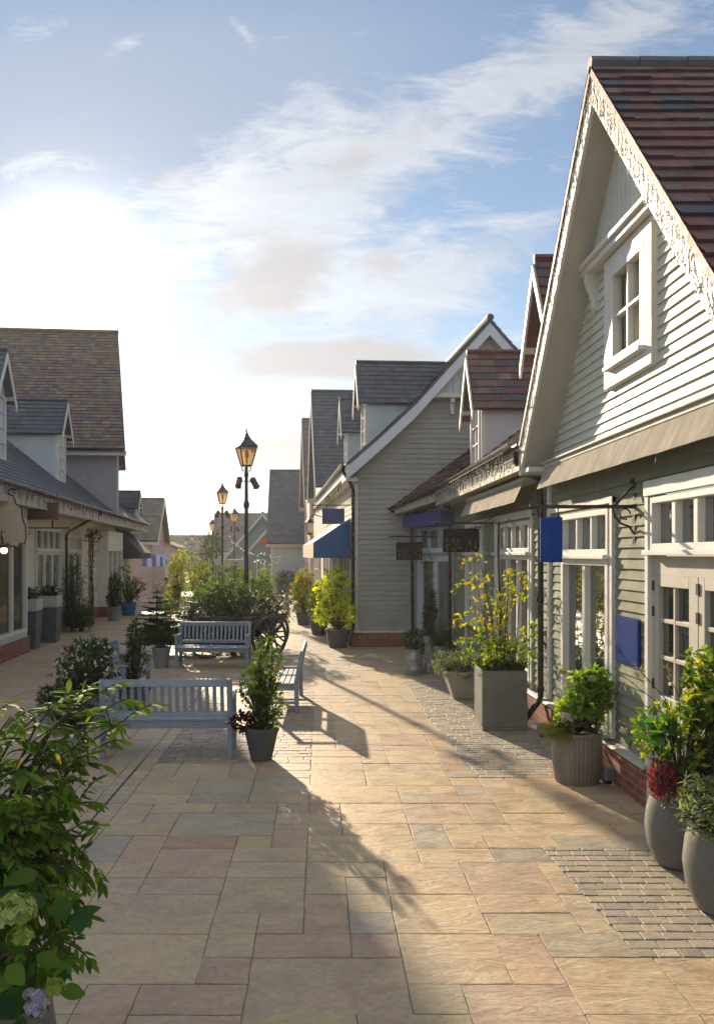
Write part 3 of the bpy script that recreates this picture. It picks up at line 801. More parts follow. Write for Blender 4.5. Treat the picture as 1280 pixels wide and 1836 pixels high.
dormer(B, Matrix.Translation((7.5, .02, 0)), 1.06, 3.95, 5.22, 6.14, 3.2, MATS['dormer_boards'], TILE, RED, rb, nz=3)
pipe(B, [(-.02,-.47,3.75),(-.02,-.46,3.6),(.06,-.12,3.35),(.06,-.10,3.1),(.06,-.10,.12),(.03,-.2,.02)], .04)
# angled corner entrance
Cc = thing('corner_entrance', 'angled shop entrance with pale doors and purple fascia beside the grey gable wall', 'shop', (2.42, 20.05, 0), math.atan2(-1.95, .58))
Lc = math.hypot(.58, 1.95)
b = MB(); b.box(0, Lc, .0, .1, 2.95, 3.5); b.box(0, .12, -.02, .1, 0, 2.95); b.box(Lc-.12, Lc, -.02, .1, 0, 2.95); b.box(.12, Lc-.12, 0, .1, 2.3, 2.4); b.build('wall', BLUEB, Cc)
f = MB(); f.box(-.1, Lc+.06, -.36, 0, 2.98, 3.30); f.build('fascia_sign', PURPLE, Cc, bevel=.005)
r = MB(); slope(r, (-.35,-.62,3.46),(Lc+.1,-.50,3.78),(Lc+.1,3.0,6.2),(-.35,3.0,6.2), RED, rb, .19, .27); r.build('roof', TILE, Cc)
f = MB(); f.hexa([(-.33,-.58,3.30),(Lc,-.46,3.50),(Lc,0,3.50),(-.33,0,3.30),(-.33,-.58,3.40),(Lc,-.46,3.70),(Lc,0,3.70),(-.33,0,3.40)]); f.build('soffit', CREAMW, Cc)
gutter(Cc, (-.42, -.64, 3.46), (Lc+.05, -.53, 3.77), .06)
window(Cc, .12, Lc-.12, 2.4, 2.95, 3, 1, 0, None, .06, .05, BLUEB, GLASSB, True, 'transom_window')
for x in (.14, Lc/2+.01):
    d = MB(); xe = x+Lc/2-.15
    d.box(x, x+.1, .0, .06, 0.02, 2.29); d.box(xe-.1, xe, .0, .06, .02, 2.29); d.box(x+.1, xe-.1, 0, .06, .02, .3); d.box(x+.1, xe-.1, 0, .06, 2.15, 2.29)
    do = d.build('door', BLUEB, Cc, bevel=.004); p = MB(); p.quad((x+.09,.04,.28),(xe-.09,.04,.28),(xe-.09,.04,2.17),(x+.09,.04,2.17)); p.build('pane', GLASSB, do)
    h = MB(); hx = xe-.05 if x < .5 else x+.05; h.tube([(hx,0,1.0),(hx,-.09,1.04),(hx,-.10,1.2),(hx,-.09,1.36),(hx,0,1.4)], .015, 6); h.build('handle', BLACK, do)
pipe(Cc, [(-.2,-.64,3.42),(-.1,-.3,3.25),(.0,-.16,3.1),(.0,-.14,.35),(-.08,-.2,.2)], .04)
for (px0, px1, py0, py1, d, arm0, arm1, lb) in ((793, 858, 948, 990, 13.8, 778, 888, 'larger dark rectangular sign hanging from a bracket over the climbing plant'), (710, 757, 972, 1004, 19.2, 700, 780, 'smaller dark sign with painted foliage reflections hanging by the corner entrance')):
    zt = CH-(938-VY)*d/F if d < 15 else CH-(962-VY)*d/F
    o = thing('hanging_sign', lb, 'sign', (gx(arm1, d), d, zt), 0, 'dark hanging signs')
    b = MB(); w_ = gx(arm1, d)-gx(arm0, d); b.tube([(0,0,0),(-w_,0,0)], .02, 8); b.ball((-w_,0,0), .03, 8, ); b.box(-.02, .01, -.03, .03, -.2, .15); b.tube([(0,0,.14),(-.12,0,.06),(-.22,0,0)], .01, 5)
    x0 = gx(px0, d)-gx(arm1, d); x1 = gx(px1, d)-gx(arm1, d); z0, z1 = CH-(py1-VY)*d/F-zt, CH-(py0-VY)*d/F-zt
    for x in (x0+.06, x1-.06): b.tube([(x,0,0),(x,0,z1)], .006, 4)
    b.build('bracket', IRON, o)
    b = MB(); b.box(x0, x1, -.02, .02, z0, z1); sb = b.build('sign_board', DARKSIGN, o, bevel=.005)
    f = MB(); rr = random.Random(4)
    for q in range(26): f.quad(*[(rr.uniform(x0+.06, x1-.06)*0+cx_+dx, -.0245, cz_+dz) for (cx_, cz_) in [(rr.uniform(x0+.05, x1-.05), rr.uniform(z0+.03, z0+.55*(z1-z0)))] for dx, dz in ((-.02,0),(0,-.03),(.02,0),(0,.035))], rr.choice([(.10,.12,.04),(.14,.11,.07),(.06,.07,.03)]))
    f.build('leaf_reflection', AWNT, sb)  # reflection of plants in the sign face, painted as flat coloured leaves
icicles('icicle lights hanging under the black gutter of the low red-roofed shop', (2.50, 17.9, 3.70), (2.50, 11.0, 3.70), random.Random(21), (.06, .2), .04)
icicles('amber-lit icicle lights under the gutter of the corner entrance', (1.98, 19.75, 3.42), (2.48, 18.2, 3.66), random.Random(22), (.05, .13), .04)

# ------------------------------------------------------------------ grey gable house facing the camera
rgk = random.Random(9)
GH = thing('grey_gable_house', 'grey weatherboarded house with swept white bargeboards facing the camera, slate dormers on its left slope', 'house', (.87, 20.1, 0), R(3.6))
W2 = 3.315; LG = 13.0
PRG = [(-.25,4.56),(.46,5.18),(1.42,6.07),(W2,8.17)]
full = PRG+[(2*W2-x, z) for x, z in PRG[-2::-1]]
def zprof(x):
    x = min(x, 2*W2-x)
    for (a, za), (c, zc) in zip(PRG[:-1], PRG[1:]):
        if x <= c: return za+(zc-za)*(x-a)/(c-a)
    return PRG[-1][1]
def xat(z):
    z = z+.40
    for (a, za), (c, zc) in zip(PRG[:-1], PRG[1:]):
        if z <= zc: return max(0, a+(c-a)*(z-za)/(zc-za)) if z > za else 0
    return W2
b = MB(); boards(b, lambda z: (xat(z), 2*W2-xat(z)), .40, 6.25, (), .128, .022)
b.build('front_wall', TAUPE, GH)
b = MB(Matrix(((0,1,0,0),(-1,0,0,0),(0,0,1,0),(0,0,0,1))))     # street side, facing left: board x runs towards the camera
OPG = [(-11.5,-9.2,.6,2.7),(-8.3,-5.6,.6,2.7),(-4.4,-1.0,.6,2.5)]
boards(b, lambda z: (-LG, 0), .4, 4.3, OPG, .128, .022)
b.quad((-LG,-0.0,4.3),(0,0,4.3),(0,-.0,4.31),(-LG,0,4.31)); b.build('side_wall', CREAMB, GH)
MS = Matrix(((0,1,0,0),(-1,0,0,0),(0,0,1,0),(0,0,0,1)))
for x0, x1, z0, z1 in OPG: window(GH, x0, x1, z0, z1, 3, 1, 0, MS, .09, .07, WHITE, GLASSB, True, 'shop_window')
p = MB(); p.box(-.08, 2*W2, -.09, .1, 0, .36); p.box(-.08, .1, .1, LG, 0, .36); p.build('plinth', BRICK, GH)
p = MB(); p.box(-.06, .06, -.045, .02, .36, 4.1); p.box(-.11, 2*W2, -.11, 0, .36, .40); p.build('corner_board', WHITE, GH, bevel=.004)
r = MB()
for (xa, za), (xb, zb) in zip(PRG[:-1], PRG[1:]):
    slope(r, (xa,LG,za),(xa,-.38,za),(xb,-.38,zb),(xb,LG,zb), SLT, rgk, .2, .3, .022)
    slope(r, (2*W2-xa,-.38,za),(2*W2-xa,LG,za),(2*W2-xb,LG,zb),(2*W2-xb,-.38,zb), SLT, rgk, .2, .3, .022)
r.build('roof', SLATE, GH)
r = MB(); r.tube([(W2,-.4,8.2),(W2,LG,8.2)], .09, 8, (.06,.07,.085)); r.build('ridge_tiles', SLATE, GH)
g = MB(); barge(g, [(x, z-.05) for x, z in full], .36, -.37, -.33); g.box(-.25, .02, -.33, 0, 4.12, 4.18); g.build('barge_board', mat('pale_blue_white', (.62,.68,.73), .5, .05, 3, dirt=.08), GH, bevel=.004)
s = MB()
for (xa, za), (xb, zb) in zip(full[:-1], full[1:]): s.hexa([(xa,-.33,za-.40),(xb,-.33,zb-.40),(xb,.0,zb-.40),(xa,.0,za-.40),(xa,-.33,za-.32),(xb,-.33,zb-.32),(xb,.0,zb-.32),(xa,.0,za-.32)])
s.build('soffit', CREAMW, GH)
t = MB(); xl = xat(6.25); n = 16
for k in range(n):
    u0 = xl+(2*W2-2*xl)*k/n+.005; u1 = xl+(2*W2-2*xl)*(k+1)/n-.005
    t.hexa([(u0,-.06,6.27),(u1,-.06,6.27),(u1,0,6.27),(u0,0,6.27),(u0,-.06,zprof(u0)-.4),(u1,-.06,zprof(u1)-.4),(u1,0,zprof(u1)-.4),(u0,0,zprof(u0)-.4)])
t.build('gable_panel', PANEL, GH)
l = MB(); l.box(xl-.15, 2*W2-xl+.15, -.28, 0, 6.22, 6.33); l.build('gable_ledge', WHITE, GH, bevel=.006)
for x in (xl+.42, 2*W2-xl-.5):
    c = MB(); c.box(x, x+.1, -.24, 0, 6.1, 6.22); c.box(x, x+.1, -.15, 0, 5.92, 6.1); c.box(x+.01, x+.09, -.17, -.03, 5.82, 5.92); c.build('corbel', WHITE, GH, bevel=.006)
gutter(GH, (-.33, -.36, 4.55), (-.33, LG, 4.55), .065)
f = MB(); f.box(-.27, -.23, -.33, LG, 4.15, 4.5); f.box(-.23, 0, -.33, LG, 4.15, 4.2); f.build('fascia', WHITE, GH)
pipe(GH, [(-.33,-.30,4.5),(-.33,-.28,4.35),(-.12,-.16,4.05),(-.075,-.14,3.9),(-.075,-.14,.5),(-.12,-.22,.3),(-.16,-.26,.05)], .042)
MD = lambda x, y: Matrix.Translation((x, y, 0)) @ Matrix(((0,1,0,0),(-1,0,0,0),(0,0,1,0),(0,0,0,1)))
PB = BLUEB
dormer(GH, MD(.56, 2.75), 1.15, 4.95, 6.72, 7.72, 2.6, PB, SLATE, SLT, rgk, .25, nz=4)
dormer(GH, MD(.56, 8.1), 1.15, 4.95, 6.72, 7.72, 2.6, PB, SLATE, SLT, rgk, .25, nz=4)
icicles('icicle lights under the sunlit left eave of the grey gable house', at(612, 862, 20.6), (-.3, 32, 4.1), random.Random(23), (.05,.25), .07)
def shop_awning(name, label, cat, M, w, zt, zb, drop, out, m1, m2, stripes, loc, rz):
    o = thing(name, label, cat, loc, rz)
    c = MB(); n = stripes
    for i in range(n):
        a, b_ = w*i/n, w*(i+1)/n; t = m2[i % len(m2)]
        c.quad((a,-out,zb+drop),(b_,-out,zb+drop),(b_,0,zt),(a,0,zt), t)
        c.quad((a,-out,zb),(b_,-out,zb),(b_,-out,zb+drop),(a,-out,zb+drop), t)
    c.build('canopy', AWNT, o)
    for x in (0, w):
        s = MB(); s.add([(x,-out-.004,zb),(x,-out-.004,zb+drop),(x,0,zt),(x,0,zb)], [(0,1,2,3)]); s.build('side_panel', m1, o)
    f = MB(); f.tube([(0,-out+.02,zb+.02),(w,-out+.02,zb+.02)], .02, 6); f.tube([(0,0,zt-.05),(w,0,zt-.05)], .03, 6); f.build('frame', BLACK, o)
    return o
shop_awning('shop_awning', 'blue shop awning with striped valance on the grey gable house', 'awning', None, 6.6, 3.25, 2.22, .40, .95, AWNB, [(.55,.36,.22),(.62,.58,.52)], 17, (.78-.06*7.2, 27.35, 0), R(-90+3.6))
o = thing('hanging_sign', 'purple-blue rectangular sign projecting above the blue awning', 'sign', (.80, 21.3, 3.62))
b = MB(); b.tube([(0,0,0),(-1.0,0,0)], .016, 6); b.tube([(0,0,.25),(-.35,0,0)], .01, 5); b.ball((-1.0,0,0), .03, 6); b.tube([(-.65,0,0),(-.65,0,-.1)], .006, 4); b.tube([(-.25,0,0),(-.25,0,-.1)], .006, 4); b.build('bracket', IRON, o)
b = MB(); b.box(-.76, -.17, -.02, .02, -.50, -.09); b.build('sign_board', PURPLE, o, bevel=.005)
o = thing('wall_lantern', 'small black lantern on a bracket on the far side of the grey gable house', 'lantern', at(555, 945, 27))
b = MB(); b.tube([(.4,0,.35),(.15,0,.42),(0,0,.32)], .02, 6); b.lathe([(.02,.3),(.16,.16),(.15,.14),(.09,-.2),(.11,-.22),(.02,-.28)], (0,0,0), 6); b.build('frame', IRON, o)
b = MB(); b.lathe([(.155,.13),(.1,-.19)], (0,0,0), 6); b.build('glass_pane', GLASSE, o)
# ------------------------------------------------------------------ left side: long shop with dormers
AL = R(94.86)
rl = random.Random(31)
LS = thing('long_shop', 'long cream weatherboarded shop with grey slate roof and dormers along the left side', 'shop', (-6.76, 12, 0), AL)
LL = 26.2
b = MB(); OPL = [(2.2,7.0,.5,3.0),(9.2,12.0,.95,3.05),(13.0,14.9,.9,2.95)]
boards(b, lambda z: (0, LL), .4, 3.5, OPL, .12, .022); b.quad((0,0,0),(0,5,0),(0,5,7),(0,0,3.6)); b.quad((LL,0,0),(LL,5,0),(LL,5,7.4),(LL,0,3.6)); b.build('wall', CREAMB, LS)
p = MB(); p.box(0, LL, -.07, .1, 0, .38); p.box(1.4, 7.1, -.45, -.07, 0, .38); p.box(17.7, 21.2, -.45, -.07, 0, .38); p.build('plinth', BRICK, LS)
r = MB(); slope(r, (-.2,-.78,3.78),(LL+.2,-.78,3.78),(LL+.2,5,8.4),(-.2,5,8.4), SLT, rl, .2, .3, .02); r.build('roof', SLATE, LS)
f = MB(); f.box(-.1, LL+.1, -.76, -.72, 3.40, 3.70); f.box(-.1, LL+.1, -.72, 0, 3.42, 3.46); f.box(-.1, LL+.1, -.775, -.76, 3.38, 3.46); f.build('fascia', CREAMW, LS, bevel=.004)
gutter(LS, (-.2, -.83, 3.78), (LL+.2, -.83, 3.78), .06)
bw = MB(); bw.box(1.5, 7.0, -.42, 0, .38, .5); bw.box(1.5, 7.0, -.42, 0, 2.98, 3.4); bw.box(6.88, 7.0, -.42, -.3, .5, 2.98); bw.box(1.5, 1.62, -.42, -.3, .5, 2.98); bw.build('bay_frame', mat('pale_blue_trim', (.50,.58,.66), .5, .05, 3), LS, bevel=.006)
window(LS, 1.62, 6.88, .5, 2.98, 5, 1, -.40, None, .08, .07, WHITE, GLASSV, False, 'bay_window')
bw = MB(); bw.quad((.2,1.6,0),(9,1.6,0),(9,1.6,3.4),(.2,1.6,3.4)); bw.quad((.2,-.35,.02),(9,-.35,.02),(9,1.6,.02),(.2,1.6,.02)); bw.quad((.2,-.35,3.38),(9,-.35,3.38),(9,1.6,3.38),(.2,1.6,3.38)); bw.quad((.2,-.3,0),(.2,1.6,0),(.2,1.6,3.4),(.2,-.3,3.4)); bw.quad((7.05,.0,0),(7.05,1.6,0),(7.05,1.6,3.4),(7.05,.0,3.4))
for q in range(3): bw.box(1.9,6.8,1.25,1.58,.7+q*.65,.74+q*.65)
for q in range(26): bw.box(2.0+q*.18,2.1+q*.18,1.3,1.5,.74+.65*(q % 3),.74+.65*(q % 3)+.12+.03*(q*7 % 8))
bw.build('shop_interior', mat('warm_interior', (.36,.27,.19), .8, .25, 4), LS)
bw = MB(); bw.quad((6.95,-.36,.5),(6.95,0,.5),(6.95,0,2.98),(6.95,-.36,2.98)); bw.build('bay_side_pane', GLASSB, LS)
window(LS, 9.22, 11.98, 2.42, 3.02, 4, 1, 0, None, .06, .07, WHITE, GLASSB, True, 'transom_window')
window(LS, 9.22, 11.98, .97, 2.38, 3, 1, 0, None, .08, .09, WHITE, GLASSB, True, 'shop_window')
window(LS, 13.02, 14.88, 2.42, 2.92, 6, 1, 0, None, .06, .05, WHITE, GLASSB, True, 'transom_window')
window(LS, 13.02, 14.88, .92, 2.38, 2, 1, 0, None, .08, .09, WHITE, GLASSB, True, 'shop_window')
k = MB(); k.box(17.75, 21.1, -.42, 0, 2.45, 3.2)
for x in (17.75, 18.75, 19.9, 20.98): k.box(x, x+.13, -.42, 0, .38, 2.45)
k.box(17.88, 20.98, -.40, -.1, .38, .7); k.build('bay_frame', WHITE, LS, bevel=.006)
k = MB(); k.quad((17.8,-.3,.7),(21,-.3,.7),(21,-.3,2.45),(17.8,-.3,2.45)); k.quad((17.8,-.38,.7),(17.8,-.05,.7),(17.8,-.05,2.45),(17.8,-.38,2.45)); k.build('bay_pane', GLASSB, LS)
pipe(LS, [(14.1,-.83,3.74),(14.1,-.80,3.62),(12.7,-.12,3.02),(12.45,-.10,2.9),(12.45,-.10,.1)], .045)
dormer(LS, Matrix.Translation((7.1,.3,0)), 1.2, 4.5, 6.2, 7.1, 3.6, BLUEB, SLATE, SLT, rl, .22, nz=4)
dormer(LS, Matrix.Translation((13.4,.3,0)), 1.2, 4.5, 6.2, 7.1, 3.6, BLUEB, SLATE, SLT, rl, .22, nz=4)
dormer(LS, Matrix.Translation((25.0,-.45,0)), 1.0, 3.9, 4.55, 5.15, 3.0, GREYR, SLATE, SLT, rl, .15, nz=2)
def on_left(x, y, z):      # point in the long shop's own axes
    return V((-6.76+x*math.cos(AL)-y*math.sin(AL), 12+x*math.sin(AL)+y*math.cos(AL), z))
icicles('icicle lights along the fascia of the long shop on the left', on_left(0,-.80,3.72), on_left(26,-.80,3.72), random.Random(25), (.06,.24), .07)
# tall roofed house rising behind it
TH = thing('tall_roof_house', 'house with a tall mottled brown tiled roof standing above the long shop', 'house', (-7.45, 29.4, 0), AL)
rt = random.Random(14); WT = 6.6; HT = 3.3
b = MB(); n = 5; pl = [(0,3.82,0),(WT,3.82,1.0),(WT,6.1,1.0),(HT,10.6,.6),(0,6.1,0)]; b.add([(x,y,z) for x,z,y in pl]+[(x,9,z) for x,z,y in pl], [(0,1,2,3,4),(9,8,7,6,5)]+[(i,i+5,(i+1)%5+5,(i+1)%5) for i in range(5)]); b.build('wall', GREYR, TH)
r = MB()
slope(r, (-.4,-.36,6.15),(-.4,9,6.15),(HT,9,11.30),(HT,.5,11.30), MIX, rt, .17, .24, .022, .08)
slope(r, (WT+.4,.75,6.15),(WT+.4,9,6.15),(HT,9,11.30),(HT,.5,11.30), MIX, rt, .3, .5, .022, .08)
r.build('roof', TILE, TH)
r = MB()
for k in range(20): r.tube([(HT,.48+k*.43,11.34),(HT,.9+k*.43,11.34)], [.1,.095], 8, jit((.16,.10,.07), rt))
r.build('ridge_tiles', TILE, TH)
g = MB()
for x0, x1 in ((-.4, HT),):
    g.hexa([(x0,-.37,5.75),(x1,.49,10.85),(x1,.53,10.85),(x0,-.33,5.75),(x0,-.37,6.08),(x1,.49,11.22),(x1,.53,11.22),(x0,-.33,6.08)])
g.box(-.38,-.34,-.4,9,5.90,6.06); g.build('barge_board', WHITE, TH)
gutter(TH, (-.47,-.33,6.12), (-.47,9,6.12), .075)
b = MB(); b.box(-.02,.10,-.03,.02,3.83,6.0); b.build('corner_board', CREAMW, TH)

def house(name, label, loc, rz, w, d, ze, zr, wm, rm, pal, ridge='y', ov=.3, seed=1, wins=(), trim=WHITE, lap=False, g=.22, tw=.32):
    """plain gabled house: facade on y=0; ridge 'y' puts the gable on the facade, 'x' the eaves"""
    o = thing(name, label, 'house', loc, rz); rr = random.Random(seed)
    b = MB()
    if ridge == 'y': b.prism([(0,0),(w,0),(w,ze),(w/2,zr-.15),(0,ze)], 0, d)
    else:
        v = [(0,0),(d,0),(d,ze),(d/2,zr-.15),(0,ze)]
        n = 5; b.add([(0,y,z) for y,z in v]+[(w,y,z) for y,z in v], [(0,1,2,3,4),(9,8,7,6,5)]+[(i,i+5,(i+1)%5+5,(i+1)%5) for i in range(5)])
    b.build('wall', wm, o)
    if lap:
        b = MB(); boards(b, lambda z: (0, w), .35, ze, [(q[0],q[1],q[2],q[3]) for q in wins], .13, .02); b.build('boarding', wm, o)
    r = MB(); t = MB()
    if ridge == 'y':
        k = (zr-ze)/(w/2)
        for x0 in (-ov, w+ov): slope(r, (x0,-ov,ze-k*ov),(x0,d+ov,ze-k*ov),(w/2,d+ov,zr),(w/2,-ov,zr), pal, rr, g, tw, .022)
        r.tube([(w/2,-ov,zr+.03),(w/2,d+ov,zr+.03)], .08, 6, pal[0])
        barge(t, [(-ov,ze-k*ov-.03),(w/2,zr-.03),(w+ov,ze-k*ov-.03)], .25, -ov-.04, -ov)
        t.box(-ov+.02,-ov+.06,-ov+.01,d,ze-k*ov-.25,ze-k*ov-.02)
    else:
        k = (zr-ze)/(d/2)
        for y0 in (-ov, d+ov): slope(r, (-ov,y0,ze-k*ov),(w+ov,y0,ze-k*ov),(w+ov,d/2,zr),(-ov,d/2,zr), pal, rr, g, tw, .022)
        r.tube([(-ov,d/2,zr+.03),(w+ov,d/2,zr+.03)], .08, 6, pal[0])
        t.box(-ov,w+ov,-ov+.01,-ov+.05,ze-k*ov-.25,ze-k*ov-.05)
        t.box(-.02,.10,-.04,-.0,.0,ze)
    r.build('roof', rm, o); t.build('barge_board' if ridge == 'y' else 'fascia', trim, o)
    gutter(o, (-ov-.07,-ov,ze-k*ov), (-ov-.07,d,ze-k*ov), .07) if ridge == 'y' else gutter(o, (-ov,-ov-.07,ze-k*ov), (w+ov,-ov-.07,ze-k*ov), .07)
    for q in wins: window(o, *q[:4], *(q[4:] or (2, 2)), 0, None, .07, .04, trim, GLASSB)
    return o
house('slate_gable_house', 'tall slate roofed house just beyond the grey gable house, one wall lit by the sun', (-.34,39.6,0), R(-86.4), 6.2, 8, 5.5, 9.72, CREAMB, SLATE, SLT, 'y', .28, 2, [(1,2.2,.6,2.7),(2.6,3.9,.6,2.7),(4.2,5.4,.6,2.7),(2.5,3.7,5.6,7.0)])
house('slate_gable_house', 'farthest slate gable house on the right, only its roof edge showing above its neighbour', (-.98,48.6,0), R(-86.4), 6.4, 8, 5.6, 9.95, PINKR, SLATE, BRN, 'y', .28, 3, [(1,2.2,.6,2.7),(3.8,5,.6,2.7)])
house('end_shop', 'pale blue walled shop with a big slate roof closing the end of the street', (-3.15,51,0), 0, 6, 7, 3.45, 8.0, mat('end_shop_wall', (.44,.53,.56), .65, .06, 2, dirt=.12), SLATE, SLT, 'x', .3, 4, ())
house('teal_gable_house', 'teal gabled house with pale sloping bargeboards left of the end shop', (-7.0,61,0), 0, 5.2, 6, 2.5, 5.5, TEALW, SLATE, BRN, 'y', .3, 5, [(1,2,.6,2.2),(3,4.2,.6,2.2)], mat('aqua_trim', (.50,.62,.60), .6, .05, 3))
house('teal_porch', 'small dark teal porch with pale verge tucked beside the end shop', (-4.9,55,0), 0, 2.6, 3, 2.75, 4.2, TEALW, SLATE, BRN, 'y', .2, 6, [(.5,1.1,.5,2.0),(1.5,2.1,.5,2.0)], MATS['aqua_trim'])
house('brown_roof_house', 'distant house with a broad brown-grey roof behind the street lamps', (-10.2,76,0), 0, 6.2, 7, 2.9, 6.35, PINKR, TILE, BRN, 'x', .3, 7, [(1,2,.8,2.2),(3,4,.8,2.2)])
house('far_shop', 'farthest low brown roofed building at the vanishing end of the left row', (-24.8,122,0), 0, 11.5, 9, 2.6, 5.35, PINKR, TILE, BRN, 'x', .3, 8, [(2,4,.8,2.2),(6,8,.8,2.2)], g=.4, tw=.6)
house('steep_roof_house', 'steep grey roofed house beyond the end of the long shop', (-9.75,46.6,0), AL, 6.4, 8, 3.4, 5.75, PINKR, SLATE, BRN, 'y', .35, 9, [(.8,2.2,.6,2.2),(3,4.4,.6,2.2)])
house('low_left_house', 'low pinkish walled house at the far end of the left row', (-10.9,60,0), AL, 9, 8, 3.0, 4.6, PINKR, TILE, BRN, 'x', .3, 10, [(.8,2.2,.6,2.2),(3,4.4,.6,2.2),(5,6.4,.6,2.2)])
q = on_left(21.75, -.0, 0)
shop_awning('shop_awning', 'charcoal grey shop awning at the far end of the long left shop', 'awning', None, 3.6, 3.45, 2.14, .25, 1.05, AWND, [(.07,.07,.085)], 8, q, AL)
o = thing('dome_awning', 'blue and white striped rounded awning over a far left doorway', 'awning', (-9.45,42.6,0), AL)
c = MB(); nst = 12
for i in range(nst):
    a, b_ = 3.0*i/nst, 3.0*(i+1)/nst; t = [(.10,.17,.46),(.52,.55,.62)][i % 2]
    for k in range(8):
        u, v_ = math.pi/2*k/8, math.pi/2*(k+1)/8
        P = lambda x, u: (x, -1.3*math.sin(u), 1.85+.55*math.cos(u))
        c.quad(P(a,u), P(b_,u), P(b_,v_), P(a,v_), t)
    c.quad((a,-1.3,1.62),(b_,-1.3,1.62),(b_,-1.3,1.85),(a,-1.3,1.85), t)
for k in range(8):
    u, v_ = math.pi/2*k/8, math.pi/2*(k+1)/8; t = [(.10,.15,.45),(.50,.53,.62)][k % 2]
    c.add([(0,-1.3*math.sin(u),1.85+.55*math.cos(u)),(0,-1.3*math.sin(v_),1.85+.55*math.cos(v_)),(0,-1.3*math.sin(v_),1.68),(0,-1.3*math.sin(u),1.68)], [(0,1,2,3)], t)
c.build('canopy', AWNT, o)
f = MB(); f.tube([(0,-1.28,1.64),(3,-1.28,1.64)], .025, 6)
for x in (.05, 2.95): f.tube([(x,-1.26,0),(x,-1.26,1.64)], .03, 6)
f.build('frame', WHITE, o)
o = thing('market_kiosk', 'small pale flat canopied kiosk in the distance behind the street lamp', 'kiosk', (-5.05,45,0))
b = MB(); b.box(-.85,.85,-.6,.6,1.72,1.98); b.box(-.9,.9,-.65,.65,1.98,2.06); b.build('canopy', CREAMW, o)
b = MB()
for x in (-.8,.8):
    for y in (-.55,.55): b.box(x-.03,x+.03,y-.03,y+.03,0,1.72)
b.build('post', STEEL, o); b = MB(); b.box(-.75,.75,-.5,.5,0,.95); b.build('counter', TEALW, o)
o = thing('festoon_lights', 'string of tiny white bulbs crossing in front of the end shop wall', 'string lights', at(440, 985, 47))
w_ = MB(); bl = MB(); rr = random.Random(6)
for (pa, pb, sag) in (((408,960),(475,992),14),((475,992),(532,990),8),((455,1003),(505,1006),4)):
    pts = []
    for i in range(25):
        t = i/24; pts.append(at(pa[0]+(pb[0]-pa[0])*t, pa[1]+(pb[1]-pa[1])*t+sag*math.sin(math.pi*t), 49)-o.location)
        if i % 2: bl.ball(pts[-1]+V((rr.uniform(-.1,.1),0,rr.uniform(-.15,.1))), .045, 6)
    w_.tube(pts, .008, 4)
w_.build('wire', WIRE, o); bl.build('bulb_row', BULB, o)
o = thing('neon_disc', 'small red round projecting sign at the corner of the end shop', 'sign', at(472,971,50))
b = MB(M=Matrix.Rotation(R(90),4,'X')); b.lathe([(.01,-.05),(.2,-.05),(.2,.05),(.01,.05)], (0,0,0), 16); b.build('sign_board', mat('red_sign', (.5,.07,.04), .5, .05), o)
b = MB(); b.tube([(.2,0,0),(.6,0,0)], .025, 6); b.build('bracket', IRON, o)
# ornate cream sign at the left edge
o = thing('scalloped_sign', 'cream hanging sign with a dark scalloped edge at the left margin', 'sign', at(8, 930, 16.4))
s_ = 16.4/F
ol = [(-34,45),(-18,45),(5,46),(20,40),(24,26),(35,20),(36,5),(40,-8),(43,-12),(44,-34),(40,-46),(33,-43),(28,-52),(20,-49),(14,-50),(8,-44),(0,-48),(-2,-30),(-4,-48),(-12,-50),(-20,-44),(-28,-50),(-36,-46)]
ol = [(x*s_*.92, z*s_) for x, z in ol]
b = MB(); b.prism(ol, -.02, .02); b.build('sign_board', CREAMS, o)
b = MB(); b.tube([(x,-.022,z) for x, z in ol]+[(ol[0][0],-.022,ol[0][1])], .016, 5); b.tube([(ol[17][0]-.02,-.022,ol[17][1]-.1),(ol[17][0]-.03,-.022,ol[17][1]+.1),(ol[17][0]+.05,-.022,ol[17][1]+.06)], .014, 5); b.build('edging', mat('plum_edge', (.035,.02,.03), .4, .1), o)
b = MB(); b.tube([(-.2,0,.50),(-.2,0,.62)], .01, 5); b.tube([(.1,0,.48),(.1,0,.60)], .01, 5); b.tube([(-.9,0,.60),(.30,0,.60)], .02, 6); b.build('bracket', IRON, o)
o = thing('brown_hanging_board', 'reddish brown wooden board hung under the eave of the long shop', 'sign', at(80, 920, 19.5))
b = MB(); b.box(-.45,.35,-.02,.02,-.16,.26); b.build('sign_board', mat('brown_board', (.14,.075,.05), .5, .2, 5), o, bevel=.006)
b = MB(); b.tube([(-.45,0,-.36),(.62,0,-.36)], .018, 6); b.tube([(.2,0,-.36),(.2,0,-.16)], .02, 5); b.tube([(-.4,0,.26),(-.4,0,.5)], .008, 4); b.tube([(.3,0,.26),(.3,0,.5)], .008, 4); b.tube([(-.45,0,-.36),(-.44,0,-.5),(-.36,0,-.52),(-.36,0,-.44)], .012, 5); b.build('bracket', IRON, o)
o = thing('pendant_lamp', 'small glowing pendant bulb under the scalloped cream sign', 'lamp', at(8, 985, 16.9))
b = MB(); b.tube([(0,0,.05),(0,0,.5)], .008, 5); b.lathe([(.02,.10),(.09,.04),(.09,.03),(.02,.09)], (0,0,0), 10); b.build('cap', IRON, o)
b = MB(); b.ball((0,0,-.02), .075, 10); b.build('bulb', LAMPON, o, smooth=True)

